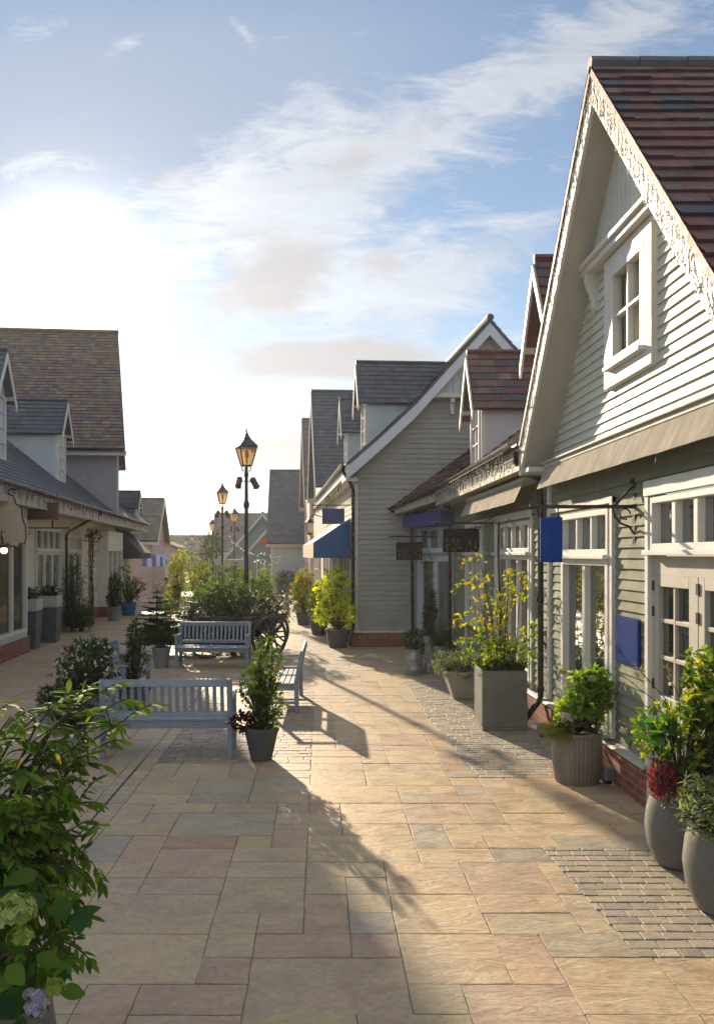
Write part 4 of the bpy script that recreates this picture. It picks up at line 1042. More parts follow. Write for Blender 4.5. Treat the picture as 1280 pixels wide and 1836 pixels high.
# ------------------------------------------------------------------ street lamps
def lamp(label, x, y, h=5.6, rz=.35):
    o = thing('street_lamp', label, 'street lamp', (x, y, 0), rz, 'old style street lamps down the middle of the street')
    k = h-5.6
    b = MB(); b.lathe([(.16,0),(.16,.08),(.12,.12),(.11,.9),(.13,.93),(.10,1.0),(.06,1.1),(.052,3.55+k),(.075,3.57+k),(.085,3.65+k),(.07,3.73+k),(.05,3.76+k),(.045,4.40+k),(.06,4.42+k),(.06,4.50+k),(.02,4.56+k)], (0,0,0), 14); b.build('post', BLACK, o, smooth='auto')
    b = MB(); z = 4.70+k
    for s in (-1, 1): b.tube([(0,0,z-.16),(s*.10,0,z-.13),(s*.13,0,z-.07),(s*.10,0,z-.02)], .014, 6); b.tube([(0,0,z-.16),(0,s*.10,z-.13),(0,s*.13,z-.07),(0,s*.10,z-.02)], .014, 6)
    b.tube([(0,0,z-.2),(0,0,z)], .02, 6); b.build('cradle', BLACK, o)
    P = lambda r, zz: [(r*math.cos(a), r*math.sin(a), zz) for a in (math.pi/4, 3*math.pi/4, 5*math.pi/4, 7*math.pi/4)]
    lo, hi = P(.165, z), P(.325, z+.49); f = MB()
    for i in range(4):
        f.bar(lo[i], hi[i], .026, .026); f.bar(lo[i], lo[(i+1) % 4], .03, .03); f.bar(hi[i], hi[(i+1) % 4], .035, .03)
    pr = [(.36,.50),(.34,.53),(.24,.62),(.15,.70),(.09,.79),(.06,.82),(.06,.86),(.035,.88),(.02,.93),(.03,.95),(.004,1.0)]
    f.lathe([(r, z+zz-.0) for r, zz in [(.35,.485)]+pr], (0,0,0), 4, None, math.pi/4)
    f.build('lantern_frame', BLACK, o)
    g = MB(); a, b_ = P(.155, z+.01), P(.315, z+.48)
    for i in range(4): g.quad(a[i], a[(i+1) % 4], b_[(i+1) % 4], b_[i])
    g.build('glass_pane', AMBERG, o)
    g = MB(); g.lathe([(.03,z+.05),(.03,z+.2),(.06,z+.24),(.06,z+.36),(.02,z+.42)], (0,0,0), 8); g.build('lamp_holder', STEEL, o)
    for s in (-1, 1):
        b = MB(); b.tube([(0,0,4.28+k),(s*.16,-.02,4.28+k)], .014, 6); b.bar((s*.17,.03,4.36+k),(s*.25,-.10,4.14+k), .12, .12); b.bar((s*.25,-.10,4.14+k),(s*.262,-.12,4.105+k), .14, .14); b.build('spotlight', BLACK, o)
    return o
def ambermat():
    m = bpy.data.materials.new('frosted_amber'); t = nt(m); out = N(t, 'ShaderNodeOutputMaterial')
    a = N(t, 'ShaderNodeBsdfTranslucent'); a.inputs[0].default_value = (.62,.47,.30,1)
    p = N(t, 'ShaderNodeBsdfPrincipled'); p.inputs['Base Color'].default_value = (.5,.36,.2,1); p.inputs['Roughness'].default_value = .15
    tr = N(t, 'ShaderNodeBsdfTransparent'); tr.inputs[0].default_value = (.95,.80,.58,1)
    m1 = N(t, 'ShaderNodeMixShader'); m1.inputs[0].default_value = .25; L(t, a.outputs[0], m1.inputs[1]); L(t, p.outputs[0], m1.inputs[2])
    m2 = N(t, 'ShaderNodeMixShader'); m2.inputs[0].default_value = .35; L(t, m1.outputs[0], m2.inputs[1]); L(t, tr.outputs[0], m2.inputs[2])
    L(t, m2.outputs[0], out.inputs[0]); return m
AMBERG = ambermat()
lamp('nearest and tallest looking black street lamp with an amber lantern and twin spotlights', gx(442,21.6), 21.6)
lamp('second street lamp, left of the tallest one, amber lantern over thin black post', gx(399,36), 36, 5.5, .2)
lamp('third street lamp seen between the two nearer ones and the brown roof', gx(420.5,52), 52, 5.35, .5)
lamp('fourth street lamp standing left of the others above dark climbing plants', gx(381,62), 62, 5.1, .1)
lamp('tiny distant street lamp left of centre above the far roof', gx(345,100), 100, 4.95, .1)
lamp('tiny distant street lamp farthest left over the yellow-green tree', gx(333,108), 108, 4.6, .4)

# ------------------------------------------------------------------ benches
def bench(label):
    o = thing('garden_bench', label, 'bench', (0,0,0), 0, 'blue-grey slatted garden benches')
    w = .75
    for sx in (-1, 1):
        x = sx*(w-.035)
        b = MB(); b.box(x-.03,x+.03,-.27,-.21,0,.64); b.build('leg', BENCHM, o, bevel=.006)
        b = MB(); b.hexa([(x-.03,.20,0),(x+.03,.20,0),(x+.03,.26,0),(x-.03,.26,0),(x-.03,.18,.42),(x+.03,.18,.42),(x+.03,.25,.42),(x-.03,.25,.42)]); b.hexa([(x-.03,.18,.4201),(x+.03,.18,.4201),(x+.03,.25,.4201),(x-.03,.25,.4201),(x-.03,.275,.90),(x+.03,.275,.90),(x+.03,.325,.90),(x-.03,.325,.90)]); b.build('leg', BENCHM, o, bevel=.006)
        b = MB(); b.box(x-.035,x+.035,-.31,.235,.64,.675); b.build('armrest', BENCHM, o, bevel=.01)
        b = MB(); b.box(x-.022,x+.022,-.21,.18,.32,.40); b.box(x-.02,x+.02,-.21,.2,.12,.16); b.build('side_rail', BENCHM, o, bevel=.005)
    b = MB()
    for i in range(6): b.box(-w+.0,w-.0,-.29+i*.083,-.22+i*.083,.405,.43)
    b.box(-w+.07,w-.07,-.25,-.22,.33,.4); b.box(-w+.07,w-.07,.17,.2,.33,.4); b.build('seat', BENCHM, o, bevel=.006)
    b = MB()
    yb = lambda z: .215+(z-.42)*.21
    b.bar((-w+.065,yb(.86),.86),(w-.065,yb(.86),.86), .035, .085, (0,-.2,1)); b.bar((-w+.065,yb(.50),.50),(w-.065,yb(.50),.50), .035, .065, (0,-.2,1))
    n = 16
    for i in range(n):
        x = -w+.12+(2*w-.24)*i/(n-1); b.bar((x,yb(.52),.52),(x,yb(.83),.83), .043, .018, (0,1,0))
    b.build('backrest', BENCHM, o, bevel=.005)
    return o
b1 = bench('near bench seen from behind on the small block paving'); b1.location = (-1.745, 9.32, 0); b1.rotation_euler = (0,0,R(181))
dup(b1, loc=(-2.2,16.5,0), rz=R(-1), label='bench facing the camera in front of the evergreen-filled cart')
dup(b1, loc=(-.56,12.45,0), rz=R(-91), label='bench seen end on at the edge of the sunlit paving')
dup(b1, loc=(-3.12,12.6,0), rz=R(88), label='bench on the left half hidden behind a leafy shrub')

# ------------------------------------------------------------------ flower cart
o = thing('flower_cart', 'old dark timber cart with spoked wheels filled with evergreens behind the bench', 'cart', (-1.75, 18.3, 0), R(0))
b = MB(); b.box(-.95,.65,-.35,.55,.62,.68); b.box(-.95,.65,-.37,-.33,.62,.92); b.box(-.95,.65,.53,.57,.62,.92); b.box(-.97,-.93,-.37,.57,.62,.92); b.box(.63,.67,-.37,.57,.62,.92); b.box(-1.1,.85,-.41,-.36,.84,.90); b.build('bed', WOODC, o, bevel=.006)
b = MB(); b.bar((.6,-.30,.88),(1.0,-.30,.93), .06, .05); b.bar((.6,.45,.88),(1.0,.45,.93), .06, .05); b.build('shaft', WOODC, o)
for cx, cy, a in ((.62,-.55,R(40)), (-.75,-.50,R(5)), (.62,.75,R(40))):
    Mw = Matrix.Translation((cx,cy,.47)) @ Matrix.Rotation(a,4,'Z') @ Matrix.Rotation(R(90),4,'X')
    b = MB(Mw); b.lathe([(.43,-.03),(.47,-.03),(.47,.03),(.43,.03),(.43,-.03)], (0,0,0), 32, cap=False); b.lathe([(.02,-.09),(.07,-.07),(.08,0),(.07,.07),(.02,.09)], (0,0,0), 12)
    for i in range(10):
        a_ = 2*math.pi*i/10; b.bar((.06*math.cos(a_),.06*math.sin(a_),0),(.44*math.cos(a_),.44*math.sin(a_),0), .035, .03, (0,0,1))
    b.build('wheel', WOODC, o, smooth='auto')
b = MB(); b.tube([(.62,-.5,.47),(.62,.7,.47)], .03, 8); b.tube([(-.75,-.45,.47),(-.75,.5,.47)], .03, 8); b.build('axle', BLACK, o)

# ------------------------------------------------------------------ planting in the middle of the street
def shrub(label, loc, blobs, n, ln, wd, tints, seed, name='evergreen_shrub', cat='shrub', m=None, trunk=True, group=None, **k):
    o = thing(name, label, cat, loc, 0, group)
    leaves(o, blobs, n, ln, wd, tints, seed, 'foliage', m, True, (0,0,.05), **k)
    if trunk:
        rr = random.Random(seed+5); t = MB()
        for i in range(5): t.tube([(rr.uniform(-.06,.06),rr.uniform(-.06,.06),0),(blobs[0][0]*.5+rr.uniform(-.15,.15),blobs[0][1]*.5+rr.uniform(-.1,.1),blobs[0][2]*.5),(blobs[0][0]+rr.uniform(-.3,.3)*blobs[0][3],blobs[0][1]+rr.uniform(-.3,.3)*blobs[0][4],blobs[0][2])], [.025,.018,.008], 5)
        t.build('trunk', BARK, o)
    return o
shrub('broad dark evergreen heaped over the cart behind the bench', (-2.0,18.5,0), [(-.5,-.1,.98,.6,.5,.42),(.4,-.1,.98,.6,.5,.4),(-.1,.1,1.28,.65,.45,.33),(-.7,-.66,.60,.5,.25,.36),(.1,-.66,.58,.55,.25,.36),(.75,-.62,.62,.3,.2,.3),(1.05,.3,1.1,.35,.3,.35)], 1500, .07, .024, [(.022,.048,.022),(.03,.06,.026),(.018,.04,.02),(.04,.075,.03)], 41, per=8, up=.0, m=NEEDLE)
shrub('sunlit light green shrub rising behind the cart below the first lamp', (-2.2,20.6,0), [(-.3,0,.9,.7,.5,.55),(.45,0,1.0,.7,.5,.5),(1.0,.1,.85,.5,.4,.5),(-.1,0,1.35,.6,.4,.3),(.5,0,1.4,.5,.4,.3),(.1,-.1,.4,.9,.5,.4)], 820, .07, .035, GRN+DKG+YLG[2:3], 42, per=7)
shrub('spreading mixed shrub left of the lamp foot', (-3.6,22,0), [(0,0,.7,.75,.6,.6),(.5,0,1.05,.5,.5,.45),(-.5,.1,.5,.5,.4,.4)], 380, .075, .035, GRN+DKG, 43, per=7)
for i, (x, y, h, r_, lb) in enumerate(((-3.75,18.4,1.5,.85,'young fir tree with open layered boughs left of the cart'), (-3.05,18.9,1.35,.75,'darker young fir tucked against the left end of the cart'))):
    o = thing('fir_tree', lb, 'fir tree', (x, y, 0), 0, 'small firs beside the cart'); f = MB(); s = MB()
    fir(f, (0,0,.05), h, r_, random.Random(50+i), FIRG+[(.07,.12,.05)], 10, s, 11); f.build('needles', NEEDLE, o); s.build('trunk', BARK, o)
shrub('yellow-green leafy young tree in the sun beyond the firs', (gx(318,31),31,0), [(0,0,1.5,.35,.35,.9),(.1,0,2.1,.25,.25,.45),(-.05,0,.8,.4,.4,.4)], 330, .10, .05, YLG, 44, name='young_tree', cat='tree')
for i, (px, d, top, w_, tn, lb) in enumerate(((371,40,955,.42,DKG,'dark slender climber-covered column, tallest of the far pair'), (388,46,948,.4,DKG,'dark slender climber column close behind the second lamp'), (345,50,985,.9,GRN+YEL[2:],'rounded shrub with bronze tints under the tiny distant lamps'), (358,34,1005,.7,GRN+YLG,'mid green mound in the far flower beds right of the yellow tree'), (412,30,1010,.8,DKG+GRN,'leafy dark shrub crowding the second lamp post'), (430,33,1018,.6,GRN+YLG[:2],'lighter shrub between the first and second lamps'), (385,24,1040,.7,GRN+DKG,'bushy shrub just behind the cart evergreens'), (470,38,1030,.5,GRN,'small shrub at the corner of the far path'))):
    z = CH-(top-VY)*d/F
    shrub(lb, (gx(px,d),d,0), [(0,0,z*.55,w_,w_*.8,z*.45),(.1,0,z*.8,w_*.6,w_*.5,z*.2)], 230, .10, .05, tn, 60+i, name='far_shrub')
shrub('orange-red tinted bush in the far flower bed', (gx(356,42),42,0), [(0,0,1.35,.5,.4,.55)], 150, .09, .05, [(.35,.13,.03),(.30,.20,.03),(.14,.16,.03)], 71, name='far_shrub')
for i, (px, d, h, r_, tn, lb) in enumerate(((503,49.5,.95,.42,DKG,'dark spiky plant, left one of those below the end shop wall'), (516,49.5,1.1,.4,DKG,'dark spiky plant, middle one below the end shop wall'), (531,49.5,1.0,.42,DKG,'dark spiky plant, right one below the end shop wall'), (478,46,1.5,.5,GRN+YLG[:2],'pale green shrub at the left corner of the end shop'))):
    o = potted(lb, (gx(px,d),d,0), pot_tapered(.22,.28,.4), DARKPOT, .25, .36); leaves(o, [(0,0,.4+h*.4,r_,r_,h*.45)], 90, .16, .04, tn, 90+i, base=(0,0,.36))
# seated person on a low stone block, far left path
o = thing('stone_block', 'low pale stone block used as a seat on the far left path', 'block', (gx(298,34),34.1,0)); b = MB(); b.box(-.35,.35,-.22,.22,0,.42); b.box(-.38,.38,-.25,.25,.42,.47); b.build('slab', STONEV, o, bevel=.015)
pe = thing('person', 'person in beige coat and brown cap sitting low on the far left path', 'person', (gx(298,34),33.95,0))
PTS = [(0,0,.56),(0.02,0,.78),(.02,0,1.0),(.04,-.02,1.09),(.05,-.03,1.20),(-.17,0,.98),(-.22,-.06,.74),(-.05,-.2,.64),(.20,0,.98),(.27,-.08,.74),(.22,-.24,.62),
       (-.09,-.02,.54),(-.06,-.40,.56),(-.02,-.46,.10),(.09,-.02,.54),(.22,-.40,.55),(.34,-.62,.10),(-.01,-.60,.05),(.37,-.76,.05),(.05,-.04,1.27)]
EDG = [(0,1),(1,2),(2,3),(3,4),(2,5),(5,6),(6,7),(2,8),(8,9),(9,10),(0,11),(11,12),(12,13),(13,17),(0,14),(14,15),(15,16),(16,18),(4,19)]
RAD = [.15,.15,.14,.055,.10,.065,.05,.035,.065,.05,.035,.10,.075,.05,.10,.075,.05,.035,.035,.085]
if PTS:
    me = bpy.data.meshes.new('body'); me.from_pydata(PTS, EDG, []); bo = bpy.data.objects.new('body', me); COL.objects.link(bo); bo.parent = pe
    sk = bo.modifiers.new('skin', 'SKIN'); sk.use_smooth_shade = True
    if not me.skin_vertices:
        bpy.context.view_layer.objects.active = bo; bo.select_set(True); bpy.ops.mesh.customdata_skin_add()
    for i, r_ in enumerate(RAD): me.skin_vertices[0].data[i].radius = (r_, r_)
    me.skin_vertices[0].data[0].use_root = True
    sb = bo.modifiers.new('sub', 'SUBSURF'); sb.levels = 1; sb.render_levels = 2
    me.materials.append(SKIN); bo['label'] = 'body with tanned face and hands'
b = MB(); b.lathe([(.17,.50),(.20,.62),(.19,.80),(.205,.94),(.17,1.03),(.075,1.08)], (.015,0,0), 14)
for A_, B_, C_ in ((PTS[5],PTS[6],PTS[7]),(PTS[8],PTS[9],PTS[10])): b.tube([A_, B_, V(B_).lerp(V(C_),.8)], [.085,.068,.055], 8)
for A_, B_, C_ in ((PTS[11],PTS[12],PTS[13]),(PTS[14],PTS[15],PTS[16])): b.tube([A_, B_, V(B_).lerp(V(C_),.9)], [.13,.095,.075], 8)
b.build('coat', COAT, pe, smooth=True)
b = MB(); b.lathe([(.108,1.24),(.11,1.30),(.09,1.36),(.03,1.385),(.001,1.39)], (.05,-.03,0), 12); b.bar((.05,-.10,1.255),(.05,-.22,1.24), .15, .015); b.build('cap', CAPM, pe, smooth='auto')
# ------------------------------------------------------------------ planters and plants
HYD = [(.34,.40,.14),(.28,.36,.10),(.40,.42,.20)]
# right side
o = thing('stone_planter', 'tall square stone planter with a yellow-leaved climber on a thin pole', 'planter', (2.405, 10.78, 0))
b = MB(); b.box(-.295,.295,-.28,.28,0,.04)
for x0,x1,y0,y1 in ((-.295,.295,-.28,-.24),(-.295,.295,.24,.28),(-.295,-.255,-.24,.24),(.255,.295,-.24,.24)): b.box(x0,x1,y0,y1,.04,.78)
b.build('pot', STONEP, o, bevel=.008)
b = MB(); b.quad((-.26,-.25,.74),(.26,-.25,.74),(.26,.25,.74),(-.26,.25,.74)); b.build('soil', SOIL, o)
b = MB(); b.tube([(.0,.05,.7),(.01,.05,1.6),(-.02,.05,2.4),(-.01,.05,2.75)], .016, 6)
for i in range(7):
    a = i*.9; b.tube([(0,.05,2.7),(.15*math.cos(a),.05+.15*math.sin(a),2.78),(.3*math.cos(a),.05+.3*math.sin(a),2.62),(.36*math.cos(a),.05+.36*math.sin(a),2.3)], [.006,.005,.004,.002], 4)
b.build('pole', BARK, o)
rr = random.Random(77); f = MB(); s = MB()
for i in range(25):                                     # trailing rose-like shoots
    px = rr.choice([rr.uniform(808,850), rr.uniform(850,905), rr.uniform(905,952)]); py = rr.uniform(1000,1180)
    tip = at(px, py, 10.75+rr.uniform(-.25,.25))-o.location; st = V((rr.uniform(-.15,.2), rr.uniform(-.1,.15), .75)); mid = V(((st.x+tip.x)/2, (st.y+tip.y)/2, max(st.z, tip.z)+rr.uniform(.0,.25)))
    pts = [st, st.lerp(mid,.6)+V((0,0,.05)), mid, tip]; s.tube(pts, [.006,.005,.004,.002], 4)
    for k in range(28):
        u = rr.random()**.8; p = (st.lerp(mid,u*2) if u < .5 else mid.lerp(tip,u*2-1))+unit(rr)*.05
        f.leaf(p, (unit(rr)+V((0,0,-.4))).normalized(), (unit(rr)*.6+V((0,0,1))).normalized(), rr.uniform(.05,.085), rr.uniform(.035,.055), jit(rr.choice(YEL+YLG[:2] if p.z > 1.25 else YLG+GRN), rr, .2), .25)
cloud(f, [(-.15,-.1,1.05,.28,.25,.32),(.25,0,1.0,.25,.25,.28),(.45,.1,1.15,.15,.2,.3)], 110, .055, .04, YLG+GRN+YEL[2:], rr, per=7)
f.build('foliage', LEAF, o); s.build('stems', BARK, o)
f = MB()
for i in range(520):
    a = rr.random()*6.28; p = V((rr.uniform(-.25,.27), rr.uniform(-.26,.22), .75)); f.leaf(p, V((math.cos(a)*.6,math.sin(a)*.6,rr.uniform(.5,1.1))).normalized(), V((0,0,1)), rr.uniform(.14,.26), .014, jit(rr.choice(DKG), rr, .2), .2)
f.build('grass_skirt', LEAF, o)
o = potted('wide tapered pale stone bowl of silvery lavender mounds beside the tall square planter', (2.27,12.95,0), [(.2,0),(.22,.02),(.40,.40),(.43,.41),(.43,.45),(.38,.45),(.36,.40)], mat('pale_bowl', (.34,.32,.27), .8, .15, 4, bump=.4, dirt=.35), .37, .40, 4, square=True)
leaves(o, [(-.22,-.15,.52,.24,.22,.17),(.1,-.2,.5,.25,.2,.16),(.15,.15,.55,.3,.25,.2),(-.25,.2,.55,.2,.2,.18)], 330, .06, .012, SIL+[(.14,.20,.13)], 101, per=9, out=.9, base=(0,0,.4))
o = thing('milk_churn', 'small galvanised milk churn topped with a clipped green mound', 'milk churn', (1.80,15.45,0))
b = MB(); b.lathe([(.16,0),(.17,.02),(.165,.10),(.172,.11),(.165,.12),(.165,.30),(.172,.31),(.165,.32),(.15,.36),(.10,.42),(.10,.46),(.125,.48),(.12,.49),(.09,.47)], (0,0,0), 20); b.build('pot', ZINC, o, smooth='auto')
for s_ in (-1,1): b = MB(); b.tube([(s_*.14,0,.37),(s_*.20,0,.40),(s_*.17,0,.44),(s_*.11,0,.43)], .012, 6); b.build('handle', ZINC, o)
leaves(o, [(0,0,.58,.2,.18,.12)], 150, .045, .02, SIL+DKG, 102, per=8, base=(0,0,.45))
o = thing('watering_can', 'little zinc watering can with curved handle beside the milk churn', 'watering can', (2.10,15.6,0), R(30))
b = MB(); b.lathe([(.11,0),(.115,.01),(.10,.2),(.09,.22),(.08,.21)], (0,0,0), 16); b.build('body', ZINC, o, smooth='auto')
b = MB(); b.tube([(.1,0,.05),(.22,0,.16),(.30,0,.30)], [.02,.016,.014], 8); b.lathe([(.015,0),(.045,.05),(.045,.055)], (.31,0,.30), 10); b.build('spout', ZINC, o)
b = MB(); b.tube([(-.1,0,.04),(-.2,0,.10),(-.21,0,.24),(-.1,0,.31),(.04,0,.24)], .011, 6); b.build('handle', ZINC, o)
for px, d, h, r_, lb, bl_, n, ln, wd, tn, sd in ((772,17.6,.52,.15,'tall galvanised bucket with a small dark conifer and climbing stems by the corner entrance', [(0,0,.85,.2,.2,.38),(.02,0,1.25,.1,.1,.3)], 200, .06, .02, DKG, 103), (790,17.0,.38,.15,'short galvanised bucket with a round grassy tuft by the corner entrance', [(0,0,.52,.2,.2,.18)], 150, .10, .012, DKG+GRN[:1], 104), (748,18.6,.25,.2,'low pot of dark grey-green foliage at the foot of the entrance downpipe', [(0,0,.38,.32,.25,.2)], 130, .07, .03, DKG+SIL[:1], 105)):
    o = potted(lb, (gx(px,d),d,0), pot_tapered(r_*.82,r_,h,.01), ZINC if h > .3 else DARKPOT, r_*.85, h-.04, 18)
    leaves(o, bl_, n, ln, wd, tn, sd, per=8, base=(0,0,h-.05))
    if sd == 103:
        s = MB(); f = MB(); rr = random.Random(9)
        for i in range(3):
            pts = [V((0,0,.5)), V((rr.uniform(-.1,.1),0,1.2)), V((rr.uniform(-.15,.15),0,1.8)), V((rr.uniform(-.2,.1),0,2.35))]; s.tube(pts, [.01,.008,.006,.003], 5)
            for k in range(60):
                u = rr.random()*2.99; j = int(u); p = pts[j].lerp(pts[j+1],u-j)+unit(rr)*.08; f.leaf(p, unit(rr), V((0,0,1)), .07, .035, jit(rr.choice(GRN+SIL), rr), .2)
        s.build('climber_stems', BARK, o); f.build('climber_leaves', LEAF, o)
o = potted('ribbed weathered zinc barrel pot with lime hydrangeas and pale trailing grass', (2.60,8.16,0), pot_barrel(.24,.52), RIBBED, .22, .47, 72, .035)
leaves(o, [(.10,.02,.82,.22,.2,.26),(.2,.05,.98,.13,.14,.16),(-.02,0,.70,.2,.18,.15)], 300, .07, .045, [(.22,.34,.05),(.16,.27,.045),(.29,.38,.06),(.11,.19,.035)], 106, per=6, base=(0,0,.48), big=True)
rr = random.Random(12); heads(o, [(c_, r_, 60, HYD, .02, rr) for c_, r_ in (((-.11,-.10,.98),.055),((-.15,0,1.10),.045),((.12,-.12,1.05),.05))])
f = MB()
for i in range(520):
    a = rr.uniform(2.2,4.4); p = V((rr.uniform(-.22,-.05), rr.uniform(-.2,.12), .52)); f.leaf(p, V((math.cos(a),math.sin(a)*.6,rr.uniform(-.5,.5))).normalized(), V((0,0,1)), rr.uniform(.12,.22), .012, jit(rr.choice([(.30,.32,.10),(.2,.2,.08),(.16,.2,.07)]), rr, .2), .2)
f.build('trailing_grass', LEAF, o)
f = MB(); cloud(f, [(-.02,-.13,.58,.22,.12,.10)], 90, .04, .014, [(.06,.03,.03),(.05,.05,.025),(.09,.05,.05)], rr, per=8); flowerhead(f, (-.14,-.12,.66), .08, 70, [(.55,.42,.48),(.45,.35,.36)], rr, .018); f.build('heather', PETAL, o)
# two glazed urns
o = potted('left one of two dark grey glazed urns, topped with magenta heather', (2.67,5.97,0), pot_urn(.25,.52), GLAZE, .2, .46, 32)
rr = random.Random(13); f = MB()
for i in range(900):
    u = unit(rr); c_ = V((-.17,-.10,.63)); p = c_+V((u.x*.10,u.y*.10,u.z*.15))*rr.random()**.5
    f.leaf(p, (V((u.x*.5,u.y*.5,.9))+unit(rr)*.3).normalized(), unit(rr), .05, .014, jit(rr.choice([(.20,.035,.075),(.15,.03,.06),(.27,.08,.12)]), rr, .25), .3)
f.build('heather', PETAL, o)
f = MB(); cloud(f, [(-.05,-.16,.52,.2,.1,.05)], 60, .03, .02, [(.5,.5,.45),(.12,.14,.08)], rr, per=7); f.build('white_edging_flowers', PETAL, o)
leaves(o, [(.10,.1,.88,.26,.24,.30),(-.14,.05,.96,.2,.2,.20),(.30,.1,1.0,.25,.22,.34),(.28,.0,1.22,.2,.2,.2),(.2,-.05,.72,.28,.2,.2)], 330, .06, .04, GRN+YLG[:3], 107, per=7, base=(0,0,.5))
f = MB()
for i in range(16): f.leaf(V((-.16+rr.uniform(-.1,.1),-.02+rr.uniform(-.1,.1),1.0+rr.uniform(-.06,.06))), (unit(rr)+V((-.3,-.3,.3))).normalized(), (unit(rr)*.4+V((0,-.3,1))).normalized(), .15, .10, jit((.06,.17,.04), rr, .2), .3, True)
f.build('broad_leaves', LEAF, o)
s = MB(); f = MB()
for i in range(4):
    t = V((-.28+rr.uniform(-.22,.3), rr.uniform(-.05,.1), 1.55+rr.uniform(-.15,.25))); b0 = V((0,0,.8)); m1 = b0.lerp(t,.5)+V((.05,0,.1)); s.tube([b0,m1,t], [.004,.003,.002], 4)
    for k in range(16): f.leaf(m1.lerp(t,.6+.4*k/15), (unit(rr)*.6+(t-m1).normalized()*.4).normalized(), unit(rr), .05, .008, (.30,.22,.14), .1)
s.build('grass_stems', BARK, o); f.build('grass_plumes', PETAL, o)
o = potted('right one of two dark grey glazed urns, at the picture edge, under silvery foliage', (2.63,5.20,0), pot_urn(.27,.55), GLAZE, .22, .48, 36)
leaves(o, [(-.12,-.08,.62,.22,.2,.12),(.1,-.1,.66,.25,.2,.13),(.0,.12,.70,.25,.2,.12)], 330, .055, .016, SIL+[(.08,.11,.07)], 108, per=8, base=(0,0,.5))
f = MB(); cloud(f, [(.17,-.18,.52,.12,.1,.16),(.3,-.1,.62,.15,.15,.1)], 60, .065, .05, GRN[:2], random.Random(14), per=6, big=True, droop=.5); f.build('trailing_leaves', LEAF, o)
heads(o, [((.12,-.1,.80), .035, 30, [(.5,.5,.52)], .02, rr), ((-.12,-.2,.72), .03, 25, [(.5,.5,.52)], .02, rr)], 'white_flower')
o = potted('dark slate pot at the right edge holding a lime hydrangea behind the urns', (3.02,6.05,0), [(.15,0),(.16,.01),(.20,.76),(.20,.80),(.17,.80),(.16,.74)], DARKPOT, .17, .74, 4, square=True)
leaves(o, [(.0,0,1.12,.28,.25,.33),(-.1,0,1.36,.22,.2,.2)], 170, .07, .05, GRN+YLG[:2], 109, per=6, base=(0,0,.78), big=True)
heads(o, [((-.14,-.16,1.22), .08, 90, [(.46,.46,.08),(.36,.40,.10)], .024, rr), ((.02,-.2,1.38), .065, 70, [(.46,.46,.08)], .024, rr)])
# shrubs against the grey gable house
o = potted('big yellow-green shrub in a slate blue pot at the corner of the grey gable house', (.43,20.15-.15,0), pot_tapered(.22,.3,.46), DARKPOT, .27, .42, 28)
leaves(o, [(-.05,-.05,1.0,.45,.35,.42),(-.3,.1,1.35,.3,.3,.35),(.15,.05,1.45,.28,.25,.35),(-.1,0,1.72,.3,.28,.25),(.2,-.1,.85,.25,.25,.3),(-.35,-.1,.85,.25,.25,.3)], 520, .085, .055, [(.58,.60,.05),(.48,.54,.05),(.64,.58,.06),(.36,.45,.05),(.18,.27,.03)], 110, per=7, base=(0,0,.42))
f = MB(); cloud(f, [(.05,-.1,.55,.3,.2,.14)], 70, .09, .02, GRN, random.Random(15), per=7); f.build('grass_skirt', LEAF, o)
for px, d, z, r_, tn, lb, sd in ((545,26.5,1.75,.42,[(.34,.24,.03),(.28,.26,.03),(.12,.18,.03)],'shrub with orange-gold top farther along the blue-awning front',111),(572,23.2,1.45,.42,YLG[:3]+GRN,'lower green shrub between the orange-gold shrub and the big yellow-green one',112),(540,31,1.5,.4,DKG+GRN,'dark shrub farthest along the shopfront under the blue awning',113)):
    o = potted(lb, (gx(px,d),d,0), pot_tapered(.2,.27,.42), DARKPOT, .24, .38, 20); leaves(o, [(0,0,z*.6,r_,r_,z*.32),(.05,0,z*.85,r_*.75,r_*.7,z*.2)], 230, .09, .055, tn, sd, per=7, base=(0,0,.38))
# pot by the near bench
o = potted('ribbed dark tapered pot beside the near bench with purple leaves and a tall green plant', (-.665,9.03,0), pot_tapered(.115,.185,.37,.008), mat('ribbed_dark', (.07,.08,.085), .6, .15, 5, dirt=.25), .165, .33, 40, .03)
leaves(o, [(0,.02,.72,.19,.17,.34),(.08,0,1.08,.17,.15,.28),(-.12,0,.85,.14,.14,.2),(.12,0,.62,.14,.14,.24)], 300, .05, .032, GRN+YLG[2:3]+[(.12,.17,.05)], 114, per=6, base=(0,0,.35), droop=.1)
rr = random.Random(16); f = MB(); cloud(f, [(-.2,-.05,.42,.13,.12,.11)], 60, .05, .035, [(.06,.012,.022),(.08,.02,.03),(.04,.01,.015)], rr, per=6); f.build('purple_leaves', LEAF, o)
heads(o, [((.19,-.04,1.02), .05, 55, [(.42,.42,.16),(.45,.40,.12)], .02, rr), ((-.18,-.04,.98), .045, 45, HYD, .018, rr)], 'flower_head')
f = MB(); cloud(f, [(0,-.03,.40,.15,.13,.09)], 70, .07, .018, GRN+DKG, rr, per=7); f.build('low_leaves', LEAF, o)
